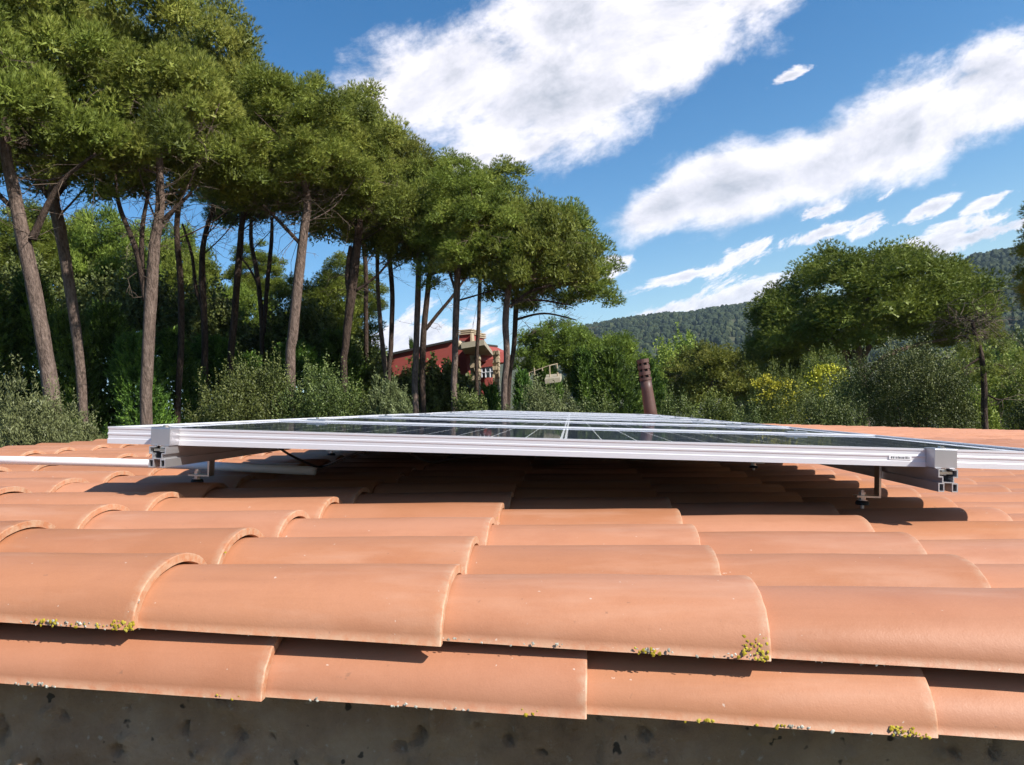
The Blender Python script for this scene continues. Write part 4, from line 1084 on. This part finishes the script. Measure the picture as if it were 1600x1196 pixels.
# the big broad pine on the right, several stems
BIG = pine_crown(333, n_puff=150, tufts=150, nb=13, Rr=5.6, Hh=5.2, prad=1.0, needle=.17, width=.024, flat=.3, radlo=.78, mat=PINE2)
BIGn = (BIG[0], None)
def big_pine():
    z = 39; root = empty('pine_tree', P(1335, 640, z)-np.array([0, 0, 3]), 'very broad solitary pine with spreading limbs, on the right before the hills', 'tree')
    for path in ([(1320, 680, 15), (1322, 600, 14), (1318, 560, 12), (1308, 530, 8), (1290, 505, 5)], [(1350, 680, 20), (1345, 600, 19), (1338, 550, 16), (1345, 500, 12), (1360, 440, 7)],
                 [(1347, 560, 12), (1362, 535, 10), (1385, 515, 7), (1420, 500, 4)], [(1330, 560, 10), (1310, 540, 8), (1280, 520, 6), (1240, 505, 4)], [(1318, 585, 9), (1285, 560, 7), (1262, 545, 5), (1230, 520, 3)],
                 [(1345, 600, 10), (1380, 560, 8), (1430, 540, 6), (1480, 530, 4)]):
        mb = MB(); pts = curve([P(x, y, z+rnd.uniform(-.5, .5)) for x, y, w in path], 5)
        mb.tube(pts, list(np.interp(np.linspace(0, len(path)-1, len(pts)), range(len(path)), [w/F*z/2 for x, y, w in path])), 9, jit=.06)
        mb.build('trunk' if path[0][1] == 680 else 'limb', BARK, root, True)
    cb = P(1358, 548, z); top = P(1350, 368, z)
    M4 = Matrix.Translation(Vector((cb[0], cb[1], cb[2]))) @ Matrix.Diagonal((1.06, 1.06, (top[2]-cb[2])/7.3, 1))
    add('crown', BIG[0], root, None, M4, 'stuff')
big_pine()
pine('slanting pine at the right flank of the very broad pine', [(1465, 600, 6), (1452, 575, 6), (1440, 555, 5)], 41, (1505, 425, 545, 48), variant=2, group=None, nl=4, twigs=10)
# half bare pine at the right
pine('thin half bare pine with a dark trunk at the right edge of the roof', [(1539, 668, 13), (1538, 610, 12), (1534, 560, 10), (1524, 525, 9), (1519, 500, 6)], 24, (1530, 500, 600, 62), variant=1, group=None, twigs=150, nl=9,
     bark_mat=BARKD, cmesh=pine_crown(77, n_puff=22, tufts=65, nb=12, prad=.5), forks=[[(1538, 615, 4), (1560, 625, 3), (1575, 622, 2)], [(1536, 590, 4), (1555, 570, 3), (1570, 575, 2)], [(1526, 540, 5), (1505, 525, 3), (1490, 530, 2)], [(1530, 560, 4), (1490, 585, 3), (1470, 590, 2)]])
pine('near pine of which only branch tips show at the right side', [(1720, 700, 22), (1712, 500, 22), (1700, 350, 18)], 15, (1682, 250, 480, 92), variant=4, group=None, nl=6, twigs=20)

# ------------------------------------------------------------------ dark cypresses behind the left pines
G3 = 'dark cypresses forming a screen at the left'
CM = [conifer_mesh(51+i, 1.9, 8.0, n=3500, k=12, leaf=.17) for i in range(2)]
def conifer(lab, x, top, bottom, hw, z, v, group=G3, mat=None, name='cypress_tree'):
    t = P(x, top, z); b = P(x, bottom, z); b[:2] = t[:2]; g = ground(b[0], b[1]); base = np.array([t[0], t[1], g])
    H_ = t[2]-g; r = hw*1.12/F*z
    root = empty(name, base, lab, 'tree', group)
    mb = MB(); mb.tube([base-[0, 0, .2], base+[0, 0, H_*.6]], [.14, .05], 8); mb.build('trunk', BARKD, root, True)
    M4 = Matrix.Translation(Vector(base)) @ Matrix.Rotation(v*1.3+x, 4, 'Z') @ Matrix.Diagonal((r/1.9, r/1.9, H_/8.6, 1))
    o = add('crown', CM[v % 2], root, None, M4, 'stuff')
    if mat: o.material_slots[0].link = 'OBJECT'; o.material_slots[0].material = mat
for i, (lab, x, t, hw, z) in enumerate([('dark cypress farthest left, behind the leftmost leaning trunk', -40, 420, 75, 21), ('cypress with bright sprays between the two leftmost pine trunks', 45, 405, 62, 22), ('bushy cypress left of the slim bending trunk', 100, 470, 55, 20.5),
        ('cypress directly right of the slim bending trunk', 160, 455, 62, 22), ('cypress with sunlit sprays just left of the stout straight trunk', 205, 505, 55, 20.5), ('shaded cypress between stout and thin dark trunks', 262, 500, 56, 23),
        ('shaded cypress behind the fifth and sixth trunks', 325, 510, 62, 25), ('dark cypress standing in the shade before the sky gap', 385, 540, 52, 26), ('dark cypress behind the pale lit trunk', 455, 520, 60, 26),
        ('dark cypress right of the pale lit trunk', 520, 500, 56, 27)]):
    conifer(lab, x, t, 700, hw, z, i)
conifer('slim pointed cypress top above the red parapet', 640, 518, 640, 9, 44, 1, None)
G4 = 'bushy conifers right of the red house'
for i, (lab, x, t, hw, z) in enumerate([('young conifer in front of the house canopy wall', 762, 585, 34, 26), ('pointed young conifer left of the balcony', 812, 565, 26, 28), ('bushy conifer right of the balcony', 905, 530, 42, 26),
        ('big bright-edged conifer left of the chimney pipe', 948, 528, 52, 24), ('conifer directly behind the chimney pipe', 1003, 545, 42, 27), ('low dark conifer in the shade below the red house', 692, 594, 46, 30), ('shaded conifer under the red parapet', 634, 578, 40, 30), ('tall cypress standing near the balcony', 850, 555, 30, 33)]):
    conifer(lab, x, t, 700, hw, z, i+1, G4)

# ------------------------------------------------------------------ shrubs
G5 = 'shrubs just beyond the roof'
def shrub(lab, x, top, bottom, hw, z, seed, mat=OAK, leaf=.055, lw=.028, n_cl=120, per=130, group=G5, name='shrub', up=.2):
    if group == G5 and x < 1000: top += 16
    t = P(x, top, z); g = min(ground(t[0], t[1]), P(x, bottom, z)[2]); r = hw/F*z; H_ = t[2]-g
    root = empty(name, (t[0], t[1], g), lab, 'shrub', group)
    Hc = min(H_, 2*r*1.25+.3)
    per = int(per*(.8 if z < 22 else .55)); lw *= 1.15
    me = bush_mesh((r, r, Hc), seed, n_cl, per, leaf, lw, mat, up=up)
    o = add('foliage', me, root, None, Matrix.Translation(Vector((t[0], t[1], t[2]-Hc))), 'stuff')
    mb = MB(); rs = random.Random(seed)
    for _ in range(5):
        a = rs.uniform(0, 6.28); e = np.array([t[0]+math.cos(a)*r*.4, t[1]+math.sin(a)*r*.4, t[2]-Hc*.5])
        mb.tube([np.array([t[0], t[1], g-.1]), (np.array([t[0], t[1], g])+e)/2+[.05, 0, 0], e], [.05, .035, .015], 6, cap=False)
    mb.build('stems', BARKD, root, True, 'stuff')
    return root
shrub('pale green olive bush at the far left beyond the roof ridge', 45, 615, 720, 78, 12, 1, OLIVE, .06, .016, 130, 210, up=.7)
shrub('small grey-green bush between the ridge and the leaning trunk', 118, 655, 720, 42, 12.5, 2, OLIVE, .055, .018, 90, 170, up=.6)
shrub('low leafy bush at the left corner of the nearest panel', 185, 668, 720, 40, 15.6, 3, CYP, .06, .03, 80, 130)
shrub('holm oak shrub left of the pale lit trunk', 355, 592, 700, 68, 16.2, 4, OAK, .05, .026, 140, 190, up=.5)
shrub('tall holm oak shrub in front of the pale lit trunk', 405, 568, 700, 62, 17, 5, OAK, .05, .026, 130, 190, up=.5)
shrub('widest holm oak shrub, right of the pale lit trunk', 500, 580, 700, 74, 16.4, 6, OAK, .05, .026, 150, 190, up=.5)
shrub('low dark shrub at the foot of the curved trunk', 560, 618, 700, 40, 18, 7, OAK, .05, .026, 80, 130)
shrub('feathery grey-green bush left of the red house', 602, 592, 700, 32, 16.5, 8, OLIVE, .07, .014, 90, 150, up=1.0)
shrub('small bush under the house canopy', 732, 604, 700, 30, 19, 9, OAK, .05, .03, 70, 110)
shrub('silvery bush right of the last pine trunk', 838, 598, 700, 48, 18, 10, OLIVE, .055, .02, 120, 150, up=.6)
shrub('silvery green low bush below the balcony', 880, 618, 700, 34, 18.5, 11, OLIVE, .055, .022, 90, 130, up=.5)
shrub('dark low bush left of the chimney pipe base', 930, 622, 700, 42, 18, 12, OAK, .05, .028, 90, 120)
shrub('small dark bush right of the chimney pipe base', 1055, 628, 700, 34, 24, 13, OAK, .06, .03, 90, 100)
shrub('clipped bright green hedge top right of the chimney', 1118, 628, 700, 46, 30, 14, MIM, .10, .05, 100, 110, name='hedge')
shrub('dark shrub in front of the mimosa', 1175, 640, 700, 42, 26, 15, OAK, .06, .03, 90, 110)
shrub('greyish holm oak shrub beneath the very broad pine', 1350, 575, 700, 66, 24, 16, OAK, .06, .03, 170, 150, up=.4)
shrub('tallest holm oak shrub, on the right under the spreading limbs', 1405, 552, 700, 62, 23, 17, OAK, .06, .03, 170, 150, up=.4)
shrub('holm oak shrub left of the half bare pine', 1465, 590, 700, 48, 22, 18, OAK, .06, .03, 130, 140, up=.4)
shrub('small oak shrub below the right mimosa', 1290, 625, 700, 46, 22, 19, OAK, .06, .03, 110, 120, up=.4)
shrub('green bush right of the half bare pine', 1575, 600, 700, 40, 34, 20, PINE2, .12, .05, 110, 110)
shrub('bright green bush behind the half bare pine trunk', 1515, 625, 700, 38, 32, 21, PINE2, .12, .05, 110, 110)
shrub('dark bush at the right edge of the view', 1625, 615, 700, 40, 28, 22, OAK, .09, .04, 110, 110)
for i, (lab, x, t, hw) in enumerate([('dark holm oak at the far left behind the cypress screen', -30, 415, 60), ('dark holm oak behind the leftmost trunks', 60, 440, 60), ('dark holm oak filling the gap right of the slim trunk', 140, 450, 56), ('dark holm oak behind the stout straight trunk', 225, 445, 60),
        ('dark holm oak between the dark thin trunks', 310, 465, 58), ('dark holm oak left of the twin stems', 372, 520, 50), ('dark holm oak behind the pale lit trunk', 470, 480, 60), ('dark holm oak left of the curved dark trunk', 535, 540, 44),
        ('dark bush at the left end of the red house', 588, 580, 34), ('dark bush under the red parapet', 655, 582, 40), ('dark bush before the recess of the red house', 702, 588, 34)]):
    shrub(lab, x, t, 720, hw, 29 if i < 8 else 27.5, 80+i, OAK, .13, .075, 110, 110, 'dark holm oaks behind the row of pines', 'oak_tree')
for i, (lab, x, t, hw, z) in enumerate([('round tree below the hill between the two mimosas', 1240, 560, 52, 60), ('dark tree behind the left mimosa', 1165, 575, 46, 66), ('dark round tree beyond the holm oaks', 1440, 560, 60, 64), ('round tree low on the right slope', 1510, 560, 48, 85),
        ('green tree low at the right margin', 1580, 560, 46, 90), ('small tree on the slope above the right bushes', 1550, 530, 34, 130), ('tree on the slope near the right margin', 1608, 520, 38, 140), ('dark round tree under the distant hill, centre', 1040, 562, 46, 60), ('tree crown just below the hill skyline', 1075, 545, 40, 75)]):
    shrub(lab, x, t, 700, hw, z, 40+i, [PINE2, OAK, OAK, PINE2, PINE2, OAK, OAK, PINE2, PINE2][i], .16*z/60+.08, .09*z/60+.04, 130, 80, 'rounded trees on the slope right of the house', 'round_tree')
# mimosas: green shrub with its own yellow blossom
def mimosa(lab, x, top, hw, z, seed, spots):
    root = shrub(lab, x, top, 700, hw, z, seed, MIM, .09, .03, 120, 110, 'flowering mimosas on the right', 'mimosa_tree')
    rs = np.random.RandomState(seed); pts = []
    for (sx, sy, sr, n) in spots:
        c = P(sx, sy, z-hw/F*z*.75)
        pts.append(c+unit(rs.normal(size=(n, 3)))*(rs.rand(n, 1)**.4)*sr/F*z*np.array([1.15, .7, .8]))
    Pn = np.concatenate(pts)+rs.normal(size=(sum(s[3] for s in spots), 3))*.05
    D = unit(rs.normal(size=Pn.shape)+np.array([0, 0, .4])); L = rs.uniform(.05, .11, len(Pn))*z/26
    me = npmesh('blossom', leaves(Pn, D, L, L*.7, rs), 4, YEL, np.clip(rs.normal(.5, .25, len(Pn)), 0, 1))
    add('blossom', me, root, None, None, 'stuff')
mimosa('mimosa with pale yellow blossom, the left one nearer the chimney', 1205, 590, 46, 27, 61, [(1183, 600, 8, 170), (1198, 594, 9, 150), (1212, 604, 9, 130), (1200, 616, 9, 100), (1225, 600, 14, 120), (1262, 650, 8, 60), (1222, 632, 12, 80), (1238, 618, 14, 90), (1185, 625, 10, 50)])
mimosa('mimosa with deep yellow blossom under the very broad pine', 1282, 566, 44, 30, 62, [(1278, 583, 11, 190), (1294, 577, 11, 190), (1312, 580, 8, 100), (1292, 595, 14, 150), (1270, 595, 12, 110), (1258, 608, 12, 80), (1318, 592, 10, 60), (1285, 612, 14, 80)])

# ------------------------------------------------------------------ thin blue air
hz = Mat('haze_air'); hz.t.nodes.remove(hz.b)
pv = hz.n('ShaderNodeVolumePrincipled'); pv.inputs['Color'].default_value = (0.62, 0.80, 1.0, 1); pv.inputs['Density'].default_value = 0.000075
pv.inputs['Anisotropy'].default_value = 0.0
hz.l(pv.outputs[0], hz.out.inputs['Volume'])
mb = MB(); mb.wbox(-5400, 5400, -5400, 5400, -60, 420)
tag(mb.build('haze', hz.m, None), 'thin bluish air between the roof and the hills', kind='stuff')
